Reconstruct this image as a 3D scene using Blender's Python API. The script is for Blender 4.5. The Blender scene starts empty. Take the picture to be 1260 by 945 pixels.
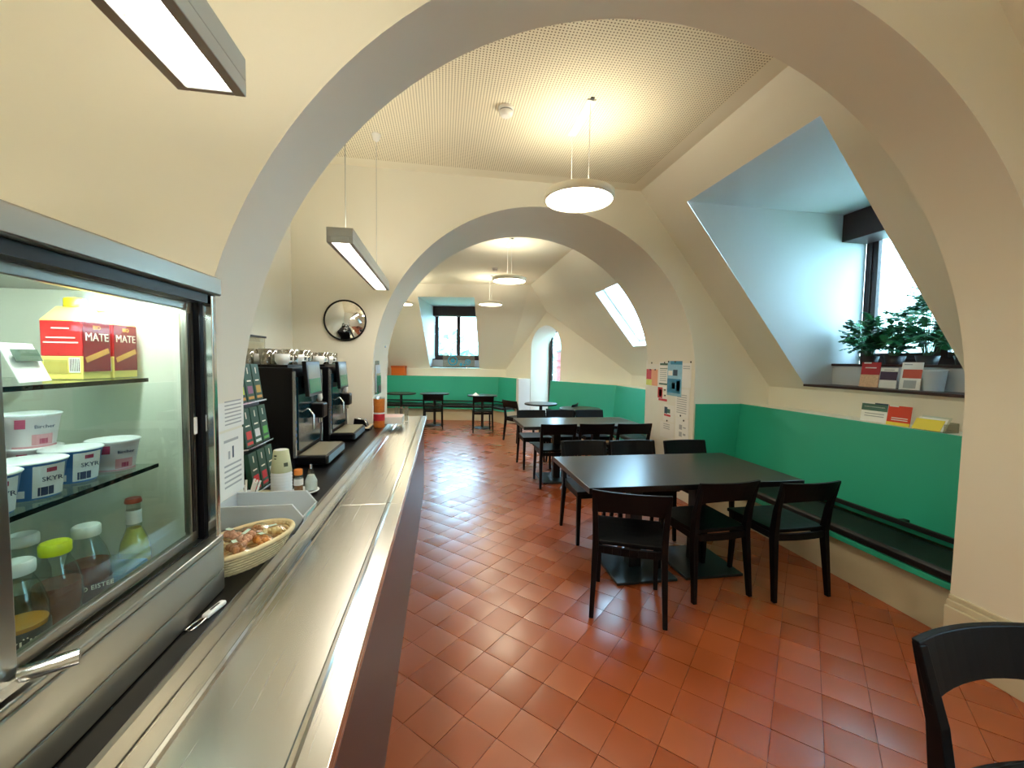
import bpy, math, random
from mathutils import Vector, Matrix, Euler
random.seed(7)
sc = bpy.context.scene
COL = sc.collection

# ------------------------------------------------------------------ camera
F_PX, YAW, PITCH, ROLL = 510.2, 0.166749, 0.0557602, 0.0156295
CAM = Vector((0.0, 0.0, 1.5))
def _cam_matrix():
    cy, sy = math.cos(YAW), math.sin(YAW)
    Rz = Matrix(((cy, -sy, 0), (sy, cy, 0), (0, 0, 1)))
    B = Matrix(((1, 0, 0), (0, 0, -1), (0, 1, 0)))
    cp, sp = math.cos(PITCH), math.sin(PITCH)
    Rx = Matrix(((1, 0, 0), (0, cp, -sp), (0, sp, cp)))
    cr, sr = math.cos(ROLL), math.sin(ROLL)
    Rr = Matrix(((cr, -sr, 0), (sr, cr, 0), (0, 0, 1)))
    return Rr @ Rx @ B @ Rz
CM = _cam_matrix()
cd = bpy.data.cameras.new('camera'); cam = bpy.data.objects.new('camera', cd); COL.objects.link(cam)
cd.sensor_width = 36.0; cd.sensor_fit = 'HORIZONTAL'; cd.lens = F_PX / 1260 * 36
cd.clip_start = 0.02; cd.clip_end = 300
cam.matrix_world = Matrix.Translation(CAM) @ Matrix((CM[0], -CM[1], -CM[2])).transposed().to_4x4()
sc.camera = cam
def ray(px, py): return CM.transposed() @ Vector(((px - 630) / F_PX, (py - 472.5) / F_PX, 1))
def at_z(px, py, z): d = ray(px, py); return CAM + d * ((z - CAM.z) / d.z)
def at_x(px, py, x): d = ray(px, py); return CAM + d * ((x - CAM.x) / d.x)
def at_y(px, py, y): d = ray(px, py); return CAM + d * ((y - CAM.y) / d.y)

# ------------------------------------------------------------------ world, exposure
wd = bpy.data.worlds.new('overcast_sky'); sc.world = wd; wd.use_nodes = True
bg = wd.node_tree.nodes['Background']
bg.inputs[0].default_value = (0.50, 0.74, 1.0, 1); bg.inputs[1].default_value = 12.0
LAMP = 1.15          # overall strength of the electric lamps
WARM = (1.0, 0.89, 0.67)
vs = sc.view_settings
sc.display_settings.display_device = 'sRGB'
vs.view_transform = 'Standard'; vs.look = 'None'; vs.gamma = 1.0; vs.use_curve_mapping = False
vs.exposure = 1.42
cy_ = sc.cycles
cy_.use_denoising = True
cy_.max_bounces = 10; cy_.diffuse_bounces = 6; cy_.glossy_bounces = 5; cy_.transmission_bounces = 6; cy_.transparent_max_bounces = 12
cy_.sample_clamp_indirect = 6.0; cy_.caustics_reflective = False; cy_.caustics_refractive = False

# ------------------------------------------------------------------ materials
def lin(c):
    o = []
    for v in c[:3]:
        v = v / 255.0
        o.append(v / 12.92 if v <= 0.04045 else ((v + 0.055) / 1.055) ** 2.4)
    return o
MATS = {}
def mat(name, col, rough=0.5, metal=0.0, var=0.04, vscale=6.0, bump=0.0, bscale=80.0, stretch=None, spec=0.5, coat=0.0, rvar=0.0):
    """principled surface with procedural grain"""
    if name in MATS: return MATS[name]
    m = bpy.data.materials.new(name); m.use_nodes = True; nt = m.node_tree; N = nt.nodes; L = nt.links
    p = N['Principled BSDF']; c = lin(col)
    p.inputs['Roughness'].default_value = rough; p.inputs['Metallic'].default_value = metal
    p.inputs['Specular IOR Level'].default_value = spec
    p.inputs['Coat Weight'].default_value = coat; p.inputs['Coat Roughness'].default_value = 0.08
    tc = N.new('ShaderNodeTexCoord'); mp = N.new('ShaderNodeMapping'); L.new(tc.outputs['Object'], mp.inputs[0])
    if stretch: mp.inputs['Scale'].default_value = stretch
    nz = N.new('ShaderNodeTexNoise'); nz.inputs['Scale'].default_value = vscale; nz.inputs['Detail'].default_value = 3; L.new(mp.outputs[0], nz.inputs[0])
    mx = N.new('ShaderNodeMix'); mx.data_type = 'RGBA'; L.new(nz.outputs[0], mx.inputs[0])
    mx.inputs[6].default_value = (*[max(0, v * (1 - var)) for v in c], 1); mx.inputs[7].default_value = (*[min(1, v * (1 + var)) for v in c], 1)
    L.new(mx.outputs[2], p.inputs['Base Color'])
    if rvar:
        mr = N.new('ShaderNodeMapRange'); mr.inputs[3].default_value = max(0.02, rough - rvar); mr.inputs[4].default_value = rough + rvar
        L.new(nz.outputs[0], mr.inputs[0]); L.new(mr.outputs[0], p.inputs['Roughness'])
    if bump:
        n2 = N.new('ShaderNodeTexNoise'); n2.inputs['Scale'].default_value = bscale; n2.inputs['Detail'].default_value = 4; L.new(mp.outputs[0], n2.inputs[0])
        b = N.new('ShaderNodeBump'); b.inputs['Strength'].default_value = bump; b.inputs['Distance'].default_value = 0.004
        L.new(n2.outputs[0], b.inputs['Height']); L.new(b.outputs[0], p.inputs['Normal'])
    MATS[name] = m; return m
def glass(name, tint=(235, 245, 245), gloss=0.04, refl=0.12):
    """thin glazing: transparent with a fresnel mirror coat"""
    if name in MATS: return MATS[name]
    m = bpy.data.materials.new(name); m.use_nodes = True; nt = m.node_tree; N = nt.nodes; L = nt.links
    N.remove(N['Principled BSDF']); out = N['Material Output']
    t = N.new('ShaderNodeBsdfTransparent'); t.inputs[0].default_value = (*lin(tint), 1)
    g = N.new('ShaderNodeBsdfGlossy'); g.inputs['Roughness'].default_value = gloss
    ge = N.new('ShaderNodeNewGeometry'); dt = N.new('ShaderNodeVectorMath'); dt.operation = 'DOT_PRODUCT'; L.new(ge.outputs['Incoming'], dt.inputs[0]); L.new(ge.outputs['Normal'], dt.inputs[1])
    ab = N.new('ShaderNodeMath'); ab.operation = 'ABSOLUTE'; L.new(dt.outputs['Value'], ab.inputs[0])
    om = N.new('ShaderNodeMath'); om.operation = 'SUBTRACT'; om.inputs[0].default_value = 1.0; om.use_clamp = True; L.new(ab.outputs[0], om.inputs[1])
    pw = N.new('ShaderNodeMath'); pw.operation = 'POWER'; pw.inputs[1].default_value = 5.0; L.new(om.outputs[0], pw.inputs[0])
    f0 = .02 + refl * .2; cl = N.new('ShaderNodeMath'); cl.operation = 'MULTIPLY_ADD'; cl.use_clamp = True; cl.inputs[1].default_value = 1 - f0; cl.inputs[2].default_value = f0; L.new(pw.outputs[0], cl.inputs[0])
    mx = N.new('ShaderNodeMixShader'); L.new(cl.outputs[0], mx.inputs[0]); L.new(t.outputs[0], mx.inputs[1]); L.new(g.outputs[0], mx.inputs[2])
    L.new(mx.outputs[0], out.inputs[0]); MATS[name] = m; return m
def emitter(name, col, strength):
    if name in MATS: return MATS[name]
    m = bpy.data.materials.new(name); m.use_nodes = True; p = m.node_tree.nodes['Principled BSDF']
    p.inputs['Base Color'].default_value = (.8, .8, .8, 1); p.inputs['Emission Color'].default_value = (*col, 1); p.inputs['Emission Strength'].default_value = strength
    MATS[name] = m; return m
def tile_mat():
    m = bpy.data.materials.new('terracotta_tile'); m.use_nodes = True; nt = m.node_tree; N = nt.nodes; L = nt.links; p = N['Principled BSDF']
    oi = N.new('ShaderNodeObjectInfo'); ge = N.new('ShaderNodeNewGeometry')
    a = N.new('ShaderNodeMath'); a.operation = 'ADD'; L.new(oi.outputs['Random'], a.inputs[0]); L.new(ge.outputs['Random Per Island'], a.inputs[1])
    fr = N.new('ShaderNodeMath'); fr.operation = 'FRACT'; L.new(a.outputs[0], fr.inputs[0])
    cr = N.new('ShaderNodeValToRGB'); cr.color_ramp.elements[0].color = (*lin((156, 74, 36)), 1); cr.color_ramp.elements[1].color = (*lin((170, 86, 40)), 1)
    e = cr.color_ramp.elements.new(.55); e.color = (*lin((163, 80, 38)), 1); L.new(fr.outputs[0], cr.inputs[0])
    L.new(cr.outputs[0], p.inputs['Base Color'])
    mr = N.new('ShaderNodeMapRange'); mr.inputs[3].default_value = .25; mr.inputs[4].default_value = .33; L.new(fr.outputs[0], mr.inputs[0]); L.new(mr.outputs[0], p.inputs['Roughness'])
    p.inputs['Specular IOR Level'].default_value = 1.0
    return m
def perforated_mat():
    m = bpy.data.materials.new('perforated_board'); m.use_nodes = True; nt = m.node_tree; N = nt.nodes; L = nt.links; p = N['Principled BSDF']
    ge = N.new('ShaderNodeNewGeometry'); sp = N.new('ShaderNodeSeparateXYZ'); L.new(ge.outputs['Position'], sp.inputs[0])
    def cell(o):
        d = N.new('ShaderNodeMath'); d.operation = 'DIVIDE'; d.inputs[1].default_value = .0185; L.new(o, d.inputs[0])
        f = N.new('ShaderNodeMath'); f.operation = 'FRACT'; L.new(d.outputs[0], f.inputs[0])
        s = N.new('ShaderNodeMath'); s.operation = 'SUBTRACT'; s.inputs[1].default_value = .5; L.new(f.outputs[0], s.inputs[0])
        q = N.new('ShaderNodeMath'); q.operation = 'MULTIPLY'; L.new(s.outputs[0], q.inputs[0]); L.new(s.outputs[0], q.inputs[1]); return q.outputs[0]
    ad = N.new('ShaderNodeMath'); ad.operation = 'ADD'; L.new(cell(sp.outputs[0]), ad.inputs[0]); L.new(cell(sp.outputs[1]), ad.inputs[1])
    lt = N.new('ShaderNodeMath'); lt.operation = 'LESS_THAN'; lt.inputs[1].default_value = .052; L.new(ad.outputs[0], lt.inputs[0])
    mx = N.new('ShaderNodeMix'); mx.data_type = 'RGBA'; L.new(lt.outputs[0], mx.inputs[0]); mx.inputs[6].default_value = (*lin((238, 230, 205)), 1); mx.inputs[7].default_value = (*lin((110, 95, 70)), 1)
    L.new(mx.outputs[2], p.inputs['Base Color']); p.inputs['Roughness'].default_value = .9; return m

M_WALL = mat('cream_plaster', (236, 232, 217), .85, var=.02, vscale=3, bump=.05, bscale=120)
M_CEIL = mat('ceiling_plaster', (238, 232, 212), .9, var=.02)
M_GREEN = mat('green_lacquer', (50, 176, 146), .34, var=.04, vscale=2, spec=.5)
M_BLACKWOOD = mat('black_stained_wood', (5, 6, 10), .46, var=.25, vscale=30, stretch=(1, 1, .1), bump=.02, bscale=60, spec=.2)
M_TABLE = mat('black_table_laminate', (9, 10, 13), .28, var=.1, vscale=20, stretch=(.2, 3, 3), spec=.5, rvar=.01)
M_BLACKMETAL = mat('black_metal', (12, 13, 16), .4, var=.1, spec=.5)
M_CUSHION = mat('black_leather', (14, 16, 20), .42, var=.2, bump=.15, bscale=90)
M_STEEL = mat('brushed_steel', (196, 193, 184), .27, 1.0, var=.015, vscale=4, stretch=(60, .6, 60), rvar=.012)
M_STEEL2 = mat('brushed_steel_fridge', (150, 148, 141), .3, 1.0, var=.015, vscale=4, stretch=(40, .8, 40), rvar=.012)
M_CHROME = mat('polished_steel', (215, 218, 220), .12, 1.0, var=.02)
M_WORKTOP = mat('black_stone_worktop', (8, 9, 11), .32, var=.3, vscale=60, spec=.35)
M_PANEL = mat('dark_counter_laminate', (50, 44, 50), .32, var=.06, vscale=4, spec=.4)
M_BROWN = mat('dark_brown_wood', (48, 26, 26), .45, var=.2, vscale=12, stretch=(1, .1, 1))
M_WHITE = mat('white_paint', (236, 236, 232), .5, var=.02)
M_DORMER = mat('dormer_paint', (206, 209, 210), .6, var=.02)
M_LAMPBODY = mat('lamp_grey_metal', (176, 178, 172), .45, 0.0, var=.03)
M_PAPER = mat('white_paper', (240, 240, 236), .7, var=.02)
M_GLASS = glass('window_glass')
M_FRIDGEGLASS = glass('display_glass', (236, 244, 241), .01, .06)
M_PET = glass('clear_plastic', (236, 242, 240), .05, .2)
M_TUMBLER = glass('tumbler_glass', (225, 226, 218), .05, .9)
M_BLACKPLASTIC = mat('black_plastic', (5, 6, 12), .32, var=.1, spec=.3)
M_DARKGREY = mat('dark_grey_plastic', (58, 60, 62), .4, var=.05)
M_GROUT = mat('dark_grout', (96, 50, 38), .8, var=.1)
M_TILE = tile_mat()
M_PERF = perforated_mat()

# ------------------------------------------------------------------ mesh builder
class MB:
    def __init__(s): s.v = []; s.f = []; s.sm = []
    def add(s, vs, fs, smooth=False):
        b = len(s.v); s.v += [tuple(p) for p in vs]; s.f += [tuple(i + b for i in f) for f in fs]; s.sm += [smooth] * len(fs); return s
    def box(s, x0, x1, y0, y1, z0, z1):
        x0, x1 = min(x0, x1), max(x0, x1); y0, y1 = min(y0, y1), max(y0, y1); z0, z1 = min(z0, z1), max(z0, z1)
        return s.hexa([(x0, y0), (x1, y0), (x1, y1), (x0, y1)], z0, z1)
    def hexa(s, poly, z0, z1):
        return s.prism([Vector((p[0], p[1], z0)) for p in poly], Vector((0, 0, z1 - z0)))
    def prism(s, pts, ext):
        """closed prism: polygon pts (3D, any plane) extruded along ext"""
        n = len(pts); pts = [Vector(p) for p in pts]; ext = Vector(ext)
        nrm = Vector((0, 0, 0))
        for i in range(n): nrm += pts[i].cross(pts[(i + 1) % n])
        if nrm.dot(ext) < 0: pts = pts[::-1]
        vs = pts + [p + ext for p in pts]
        fs = [tuple(range(n - 1, -1, -1)), tuple(range(n, 2 * n))] + [(i, (i + 1) % n, (i + 1) % n + n, i + n) for i in range(n)]
        return s.add(vs, fs)
    def bar(s, p0, p1, w, h, up=(0, 0, 1), w1=None, h1=None):
        p0, p1 = Vector(p0), Vector(p1); d = (p1 - p0).normalized(); up = Vector(up)
        if abs(d.dot(up)) > .95: up = Vector((0, 1, 0))
        r = d.cross(up).normalized(); u = r.cross(d); w1 = w if w1 is None else w1; h1 = h if h1 is None else h1
        a = [p0 + r * x * w / 2 + u * y * h / 2 for x, y in ((-1, -1), (1, -1), (1, 1), (-1, 1))]
        b = [p1 + r * x * w1 / 2 + u * y * h1 / 2 for x, y in ((-1, -1), (1, -1), (1, 1), (-1, 1))]
        return s.add(a + b, [(3, 2, 1, 0), (4, 5, 6, 7), (0, 1, 5, 4), (1, 2, 6, 5), (2, 3, 7, 6), (3, 0, 4, 7)][:] if False else [(0, 1, 2, 3), (7, 6, 5, 4), (4, 5, 1, 0), (5, 6, 2, 1), (6, 7, 3, 2), (7, 4, 0, 3)])
    def lathe(s, prof, c=(0, 0, 0), n=24, sx=1, sy=1, smooth=True, cap=True):
        cx, cy, cz = c; vs = []; fs = []; m = len(prof)
        for k in range(n):
            a = 2 * math.pi * k / n
            for r, z in prof: vs.append((cx + r * sx * math.cos(a), cy + r * sy * math.sin(a), cz + z))
        for k in range(n):
            k2 = (k + 1) % n
            for j in range(m - 1): fs.append((k * m + j, k2 * m + j, k2 * m + j + 1, k * m + j + 1))
        s.add(vs, fs, smooth)
        if cap and prof[0][0] > 1e-6: s.add([vs[k * m] for k in range(n)], [tuple(range(n - 1, -1, -1))])
        if cap and prof[-1][0] > 1e-6: s.add([vs[k * m + m - 1] for k in range(n)], [tuple(range(n))])
        return s
    def tube(s, path, r, n=8, r1=None):
        path = [Vector(p) for p in path]; vs = []; fs = []; m = len(path); pr = None
        for i, p in enumerate(path):
            d = (path[min(i + 1, m - 1)] - path[max(i - 1, 0)]).normalized()
            if pr is None:
                a = Vector((0, 0, 1)) if abs(d.z) < .9 else Vector((1, 0, 0)); pr = d.cross(a).normalized()
            else: pr = (pr - d * pr.dot(d)).normalized()
            q = d.cross(pr); rr = r if r1 is None else r + (r1 - r) * i / (m - 1)
            for k in range(n):
                t = 2 * math.pi * k / n; vs.append(p + pr * math.cos(t) * rr + q * math.sin(t) * rr)
        for i in range(m - 1):
            for k in range(n): fs.append((i * n + k, i * n + (k + 1) % n, (i + 1) * n + (k + 1) % n, (i + 1) * n + k))
        s.add(vs, fs, True); s.add(vs[:n], [tuple(range(n - 1, -1, -1))]); s.add(vs[-n:], [tuple(range(n))]); return s
    def mesh(s, name, off=Vector((0, 0, 0))):
        me = bpy.data.meshes.new(name); me.from_pydata([Vector(p) - off for p in s.v], [], s.f); me.update()
        if any(s.sm): me.polygons.foreach_set('use_smooth', s.sm)
        return me
    def build(s, name, m, parent=None, bevel=0, fix=False, **tags):
        """coordinates are world ones for unrotated parents"""
        off = Vector((0, 0, 0)); q = parent
        while q is not None: off += q.location; q = q.parent
        own = Vector((0, 0, 0))
        if parent is None and s.v:
            xs, ys, zs = zip(*s.v); own = Vector(((min(xs) + max(xs)) / 2, (min(ys) + max(ys)) / 2, min(zs)))
        me = s.mesh(name, off + own); me.materials.append(m)
        if fix:
            import bmesh
            bm = bmesh.new(); bm.from_mesh(me); bmesh.ops.remove_doubles(bm, verts=bm.verts, dist=1e-5); bmesh.ops.recalc_face_normals(bm, faces=bm.faces); bm.to_mesh(me); bm.free()
        o = bpy.data.objects.new(name, me); COL.objects.link(o); o.location = own
        if parent is not None: o.parent = parent
        if bevel:
            b = o.modifiers.new('bevel', 'BEVEL'); b.width = bevel; b.segments = 2; b.limit_method = 'ANGLE'; b.angle_limit = .7
        for k, v in tags.items(): o[k] = v
        return o
def thing(name, label, cat, loc=(0, 0, 0), group=None):
    o = bpy.data.objects.new(name, None); COL.objects.link(o); o.location = loc; o.empty_display_size = .1
    o['label'] = label; o['category'] = cat
    if group: o['group'] = group
    return o
def copy_tree(o, parent=None):
    c = o.copy(); COL.objects.link(c); c.parent = parent
    for ch in list(o.children): copy_tree(ch, c)
    return c
def struct(name, mb, m, label=None, cat=None, **kw):
    o = mb.build(name, m, **kw); o['kind'] = 'structure'
    if label: o['label'] = label
    if cat: o['category'] = cat
    return o
_fc = {}
def text(s, size, p, right, up, m, parent, name='lettering', depth=.0004, align='CENTER', squash=1.0):
    cu = bpy.data.curves.new('t', 'FONT'); cu.body = s; cu.size = size; cu.extrude = depth; cu.align_x = align; cu.align_y = 'CENTER'; cu.resolution_u = 2
    ob = bpy.data.objects.new('t', cu); COL.objects.link(ob); bpy.context.view_layer.update()
    me = bpy.data.meshes.new_from_object(ob.evaluated_get(bpy.context.evaluated_depsgraph_get()))
    bpy.data.objects.remove(ob); bpy.data.curves.remove(cu)
    r = Vector(right).normalized() * squash; u = Vector(up).normalized(); n = r.cross(u).normalized()
    off = Vector((0, 0, 0)); q = parent
    while q is not None: off += q.location; q = q.parent
    for v in me.vertices: v.co = Vector(p) + r * v.co.x + u * v.co.y + n * v.co.z - off
    me.materials.clear(); me.materials.append(m); o = bpy.data.objects.new(name, me); COL.objects.link(o); o.parent = parent; return o
def plate(c, right, up, w, h, t):
    """thin slab centred at c, spanned by right/up, thickness t along right x up"""
    c = Vector(c); r = Vector(right).normalized() * w / 2; u = Vector(up).normalized() * h / 2; n = r.cross(u).normalized()
    return MB().prism([c - r - u, c + r - u, c + r + u, c - r + u], n * t)

# ------------------------------------------------------------------ geometry of the place
ZC = 3.2; XE = 1.93; XK = 3.48; ZK = 1.27           # ceiling height, ceiling edge, knee wall, slope foot
SL = (ZC - ZK) / (XK - XE)
def zs(x): return min(ZC, ZC - (x - XE) * SL)
A1Y = (1.37, 1.69); A2Y = (3.95, 4.95)
YB0 = -1.6                                              # behind the camera
XL0, XL1, XL2 = -2.4, -1.31, -1.4                        # left walls of the three bays
BO = Vector((1.93, 9.17, 0)); _a = 0.19
BU = Vector((math.cos(_a), -math.sin(_a), 0)); BN = Vector((math.sin(_a), math.cos(_a), 0))   # back wall frame
def bk(s, d, z): return BO + BU * s + BN * d + Vector((0, 0, z))
def s_at_x(x, d): return (x - BO.x - BN.x * d) / BU.x
DA = bk(s_at_x(1.65, 1.55), 1.55, 0); DB = Vector((3.48, 7.25, 0)); DE = (DB - DA).normalized(); DN = Vector((-DE.y, DE.x, 0)); DLEN = (DB - DA).length
def dg(t, d, z): return DA + DE * t + DN * d + Vector((0, 0, z))

# floor -----------------------------------------------------------
mb = MB(); mb.box(XL0 - .1, 4.2, YB0 - .1, 12.2, -.1, -.006)
floor = struct('floor', mb, M_GROUT, 'terracotta tiled floor laid diagonally with thin dark joints', 'floor')
T = .1765; O = Vector((.2222, 1.8015)); eA = Vector((1, 1)).normalized(); eB = Vector((-1, 1)).normalized()
def tile_geo(mb, c, ang=0, tilt=(0, 0), h=0):
    g = T / 2 - .0011; b = .024; zt = .001 + h; ze = -.0002 + h; vs = []
    for (k, z) in ((g, -.02), (g, ze), (g, ze), (g - b, zt)):
        for sx, sy in ((-1, -1), (1, -1), (1, 1), (-1, 1)):
            p = eA * sx * k + eB * sy * k; vs.append((c.x + p.x, c.y + p.y, z + tilt[0] * p.x + tilt[1] * p.y))
    fs = []
    for lv in (0, 2):
        for i in range(4): j = (i + 1) % 4; fs.append((lv * 4 + i, lv * 4 + j, lv * 4 + 4 + j, lv * 4 + 4 + i))
    fs.append((12, 13, 14, 15)); mb.add(vs, fs, True)
cells = []
for i in range(-12, 80):
    for j in range(-40, 60):
        c = O + eA * T * (i + .5) + eB * T * (j + .5)
        if not (-.30 < c.x < 3.0 and -1.4 < c.y < 10.9): continue
        if c.x > 2.75 and c.y < 1.75 and c.y > 1.2: continue
        if c.x > 2.87: continue
        if (Vector((c.x, c.y, 0)) - DA).dot(DN) > -.55: continue
        if (Vector((c.x, c.y, 0)) - BO).dot(BN) > .98: continue
        v = CM @ (Vector((c.x, c.y, 0)) - CAM); vis = v.z > .3
        px, py = (F_PX * v.x / v.z + 630, F_PX * v.y / v.z + 472.5) if vis else (0, 9999)
        inview = vis and -20 < px < 1280 and 440 < py < 1010
        cells.append(((v.length if inview else 100 + v.length), c))
cells.sort(key=lambda q: q[0])
tm = []
for k in range(6):
    q = MB(); tile_geo(q, Vector((0, 0)), tilt=(random.uniform(-.006, .006), random.uniform(-.006, .006))); me = q.mesh('tile'); me.materials.append(M_TILE); tm.append(me)
for k, (d, c) in enumerate(cells[:290]):
    o = bpy.data.objects.new('tile', random.choice(tm)); COL.objects.link(o); o.parent = floor
    o.location = Vector((c.x, c.y, random.uniform(-.0006, .0006))) - floor.location
mb = MB()
for d, c in cells[290:]: tile_geo(mb, c, tilt=(random.uniform(-.005, .005), random.uniform(-.005, .005)), h=random.uniform(-.0006, .0006))
o = mb.build('tile_field', M_TILE, floor); o['kind'] = 'stuff'

# arch walls -----------------------------------------------------------
def arch_wall(name, y0, y1, xl, xr, cx, cz, r, label):
    mb = MB(); n = 64
    arc = [(cx - r * math.cos(math.pi * k / n), cz + r * math.sin(math.pi * k / n)) for k in range(n + 1)]
    for y, flip in ((y0, 0), (y1, 1)):
        def q(pts): mb.add([(x, y, z) for x, z in pts], [tuple(range(4)) if not flip else (3, 2, 1, 0)])
        q([(xl, -.05), (cx - r, -.05), (cx - r, ZC + .04), (xl, ZC + .04)])
        for k in range(n):
            (xa, za), (xb, zb) = arc[k], arc[k + 1]
            for xm in (XE,):
                q([(xa, za), (xb, zb), (xb, max(zb, zs(xb) + .04)), (xa, max(za, zs(xa) + .04))])
        q([(cx + r, -.05), (xr + .1, -.05), (xr + .1, zs(xr + .1) + .04), (cx + r, zs(cx + r) + .04)])
    pts = [(cx - r, -.05)] + arc + [(cx + r, -.05)]; vs = []; fs = []
    for x, z in pts: vs += [(x, y0, z), (x, y1, z)]
    for k in range(len(pts) - 1): fs.append((2 * k, 2 * k + 1, 2 * k + 3, 2 * k + 2))
    mb.add(vs, fs, True)
    return struct(name, mb, M_WALL, label, 'wall')
arch1 = arch_wall('wall_near_arch', A1Y[0], A1Y[1], XL0, XK, .94, 1.245, 1.68, 'cream plaster wall with the large round arch nearest the fridge')
arch2 = arch_wall('wall_far_arch', A2Y[0], A2Y[1], XL2, XK, .985, 1.36, 1.615, 'thick cream plaster wall with round arch carrying the convex mirror')
# plinth of the right pier
mb = MB(); mb.box(2.585, 3.2, A1Y[0] - .03, A1Y[1] + .0, 0, .27)
mb.box(2.597, 3.2, A1Y[0] - .018, A1Y[1] - .0, .27, .30); mb.box(2.609, 3.2, A1Y[0] - .009, A1Y[1], .30, .325)
struct('baseboard_pier', mb, mat('plinth_paint', (206, 198, 172), .7), 'stepped beige plinth at the foot of the arch pier', 'baseboard', bevel=.004)
# side walls, ceilings
def sheet(name, quads, m, label, cat='wall', **kw):
    mb = MB()
    for q in quads: mb.add(q, [tuple(range(len(q)))])
    return struct(name, mb, m, label, cat, **kw)
sheet('wall_left_near', [[(XL0, YB0, -.05), (XL0, A1Y[0], -.05), (XL0, A1Y[0], ZC + .03), (XL0, YB0, ZC + .03)]], M_WALL, 'plain cream wall behind the display fridge')
sheet('wall_left_middle', [[(XL1, A1Y[1], -.05), (XL1, A2Y[0], -.05), (XL1, A2Y[0], ZC + .03), (XL1, A1Y[1], ZC + .03)]], M_WALL, 'cream wall behind the coffee machines')
sheet('wall_left_far', [[(XL2, A2Y[1], -.05), (XL2, 11.6, -.05), (XL2, 11.6, ZC + .03), (XL2, A2Y[1], ZC + .03)]], M_WALL, 'cream side wall of the far room')
sheet('wall_rear', [[(XL0, YB0, -.05), (XK, YB0, -.05), (XK, YB0, ZC + .03), (XL0, YB0, ZC + .03)]], M_WALL, 'plain cream end wall of the near bay')
sheet('ceiling_near', [[(XL0, YB0, ZC), (XE, YB0, ZC), (XE, A1Y[0], ZC), (XL0, A1Y[0], ZC)]], M_CEIL, 'flat cream ceiling of the near bay', 'ceiling')
cl = sheet('ceiling_middle', [[(XL1, A1Y[1], ZC), (XE, A1Y[1], ZC), (XE, A2Y[0], ZC), (XL1, A2Y[0], ZC)]], M_CEIL, 'flat ceiling with perforated acoustic board between the two arches', 'ceiling')
mb = MB(); mb.box(XL1 + .05, XE - .13, A1Y[1] + .05, A2Y[0] - .16, ZC - .004, ZC - .001)
mb.build('perforated_board', M_PERF, cl)
c0 = bk(s_at_x(XL2, 0), 0, ZC)
sheet('ceiling_far', [[(XL2, A2Y[1], ZC), (XE, A2Y[1], ZC), (XE, 9.17, ZC), tuple(c0)]], M_CEIL, 'flat cream ceiling of the far room', 'ceiling')

# right slopes with openings
def slope_right(name, y0, y1, hole, label, yend_foot=None):
    """hole = (ya, yb, xa, xb)"""
    P = lambda x, y: (x, y, zs(x))
    ya, yb, xa, xb = hole; qs = []
    yf = y1 if yend_foot is None else yend_foot
    def yl(x): return y1 + (yf - y1) * (x - XE) / (XK - XE)
    qs.append([P(XE, y0), P(XK, y0), P(XK, ya), P(XE, ya)])
    qs.append([P(XE, ya), P(xa, ya), P(xa, yb), P(XE, yb)])
    qs.append([P(xb, ya), P(XK, ya), P(XK, yb), P(xb, yb)])
    qs.append([P(XE, yb), P(XK, yb), P(XK, yf), P(XE, y1)])
    return sheet(name, qs, M_WALL, label, 'ceiling')
D1 = (2.15, 3.47, 2.14, 3.455)
slope_right('ceiling_slope_near', YB0, A1Y[0], (-1.0, .32, 2.14, 3.455), 'sloping cream roof side of the near bay')
slope_right('ceiling_slope_middle', A1Y[1], A2Y[0], D1, 'sloping cream roof side around the dormer with plants')
SKY = (5.30, 6.40, 2.41, 3.08)
# far slope meets the diagonal wall along the line apex-foot
AP = DA + DE * ((2.37 - DA.x) / DE.x); AP.z = zs(2.37)
P = lambda x, y: (x, y, zs(x)); ya, yb, xa, xb = SKY
sheet('ceiling_slope_far', [[P(XE, A2Y[1]), P(XK, A2Y[1]), P(XK, ya), P(XE, ya)], [P(XE, ya), P(xa, ya), P(xa, yb), P(XE, yb)], [P(xb, ya), P(XK, ya), P(XK, yb), P(xb, yb)],
      [P(XE, yb), P(XK, yb), P(XK, 7.25), (AP.x, AP.y, zs(AP.x)), (XE, 9.17, ZC)]], M_WALL, 'sloping roof side of the far room with the skylight', 'ceiling')
# back slope with the dormer opening
BF = 1.55; HB = (-2.585, -1.28, .209, 1.53)        # s0, s1, d0, d1 of the opening
def zb(d): return ZC - d * (ZC - ZK) / BF
def Q(s, d): return tuple(bk(s, d, zb(d)))
sl0 = s_at_x(XL2, 0); sl1 = s_at_x(XL2, BF); sA = (DA - BO).dot(BU)
s0, s1, d0, d1 = HB
apS = (AP - BO).dot(BU); apD = (AP - BO).dot(BN)
sheet('ceiling_slope_back', [[Q(s0, 0), Q(s0, BF), Q(sl1, BF), Q(sl0, 0)], [Q(s0, 0), Q(s1, 0), Q(s1, d0), Q(s0, d0)], [Q(s0, d1), Q(s1, d1), Q(s1, BF), Q(s0, BF)],
      [Q(s1, 0), (XE, 9.17, ZC), tuple(AP), Q(sA, BF), Q(s1, BF)]], M_WALL, 'sloping roof side above the back bench', 'ceiling')
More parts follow.
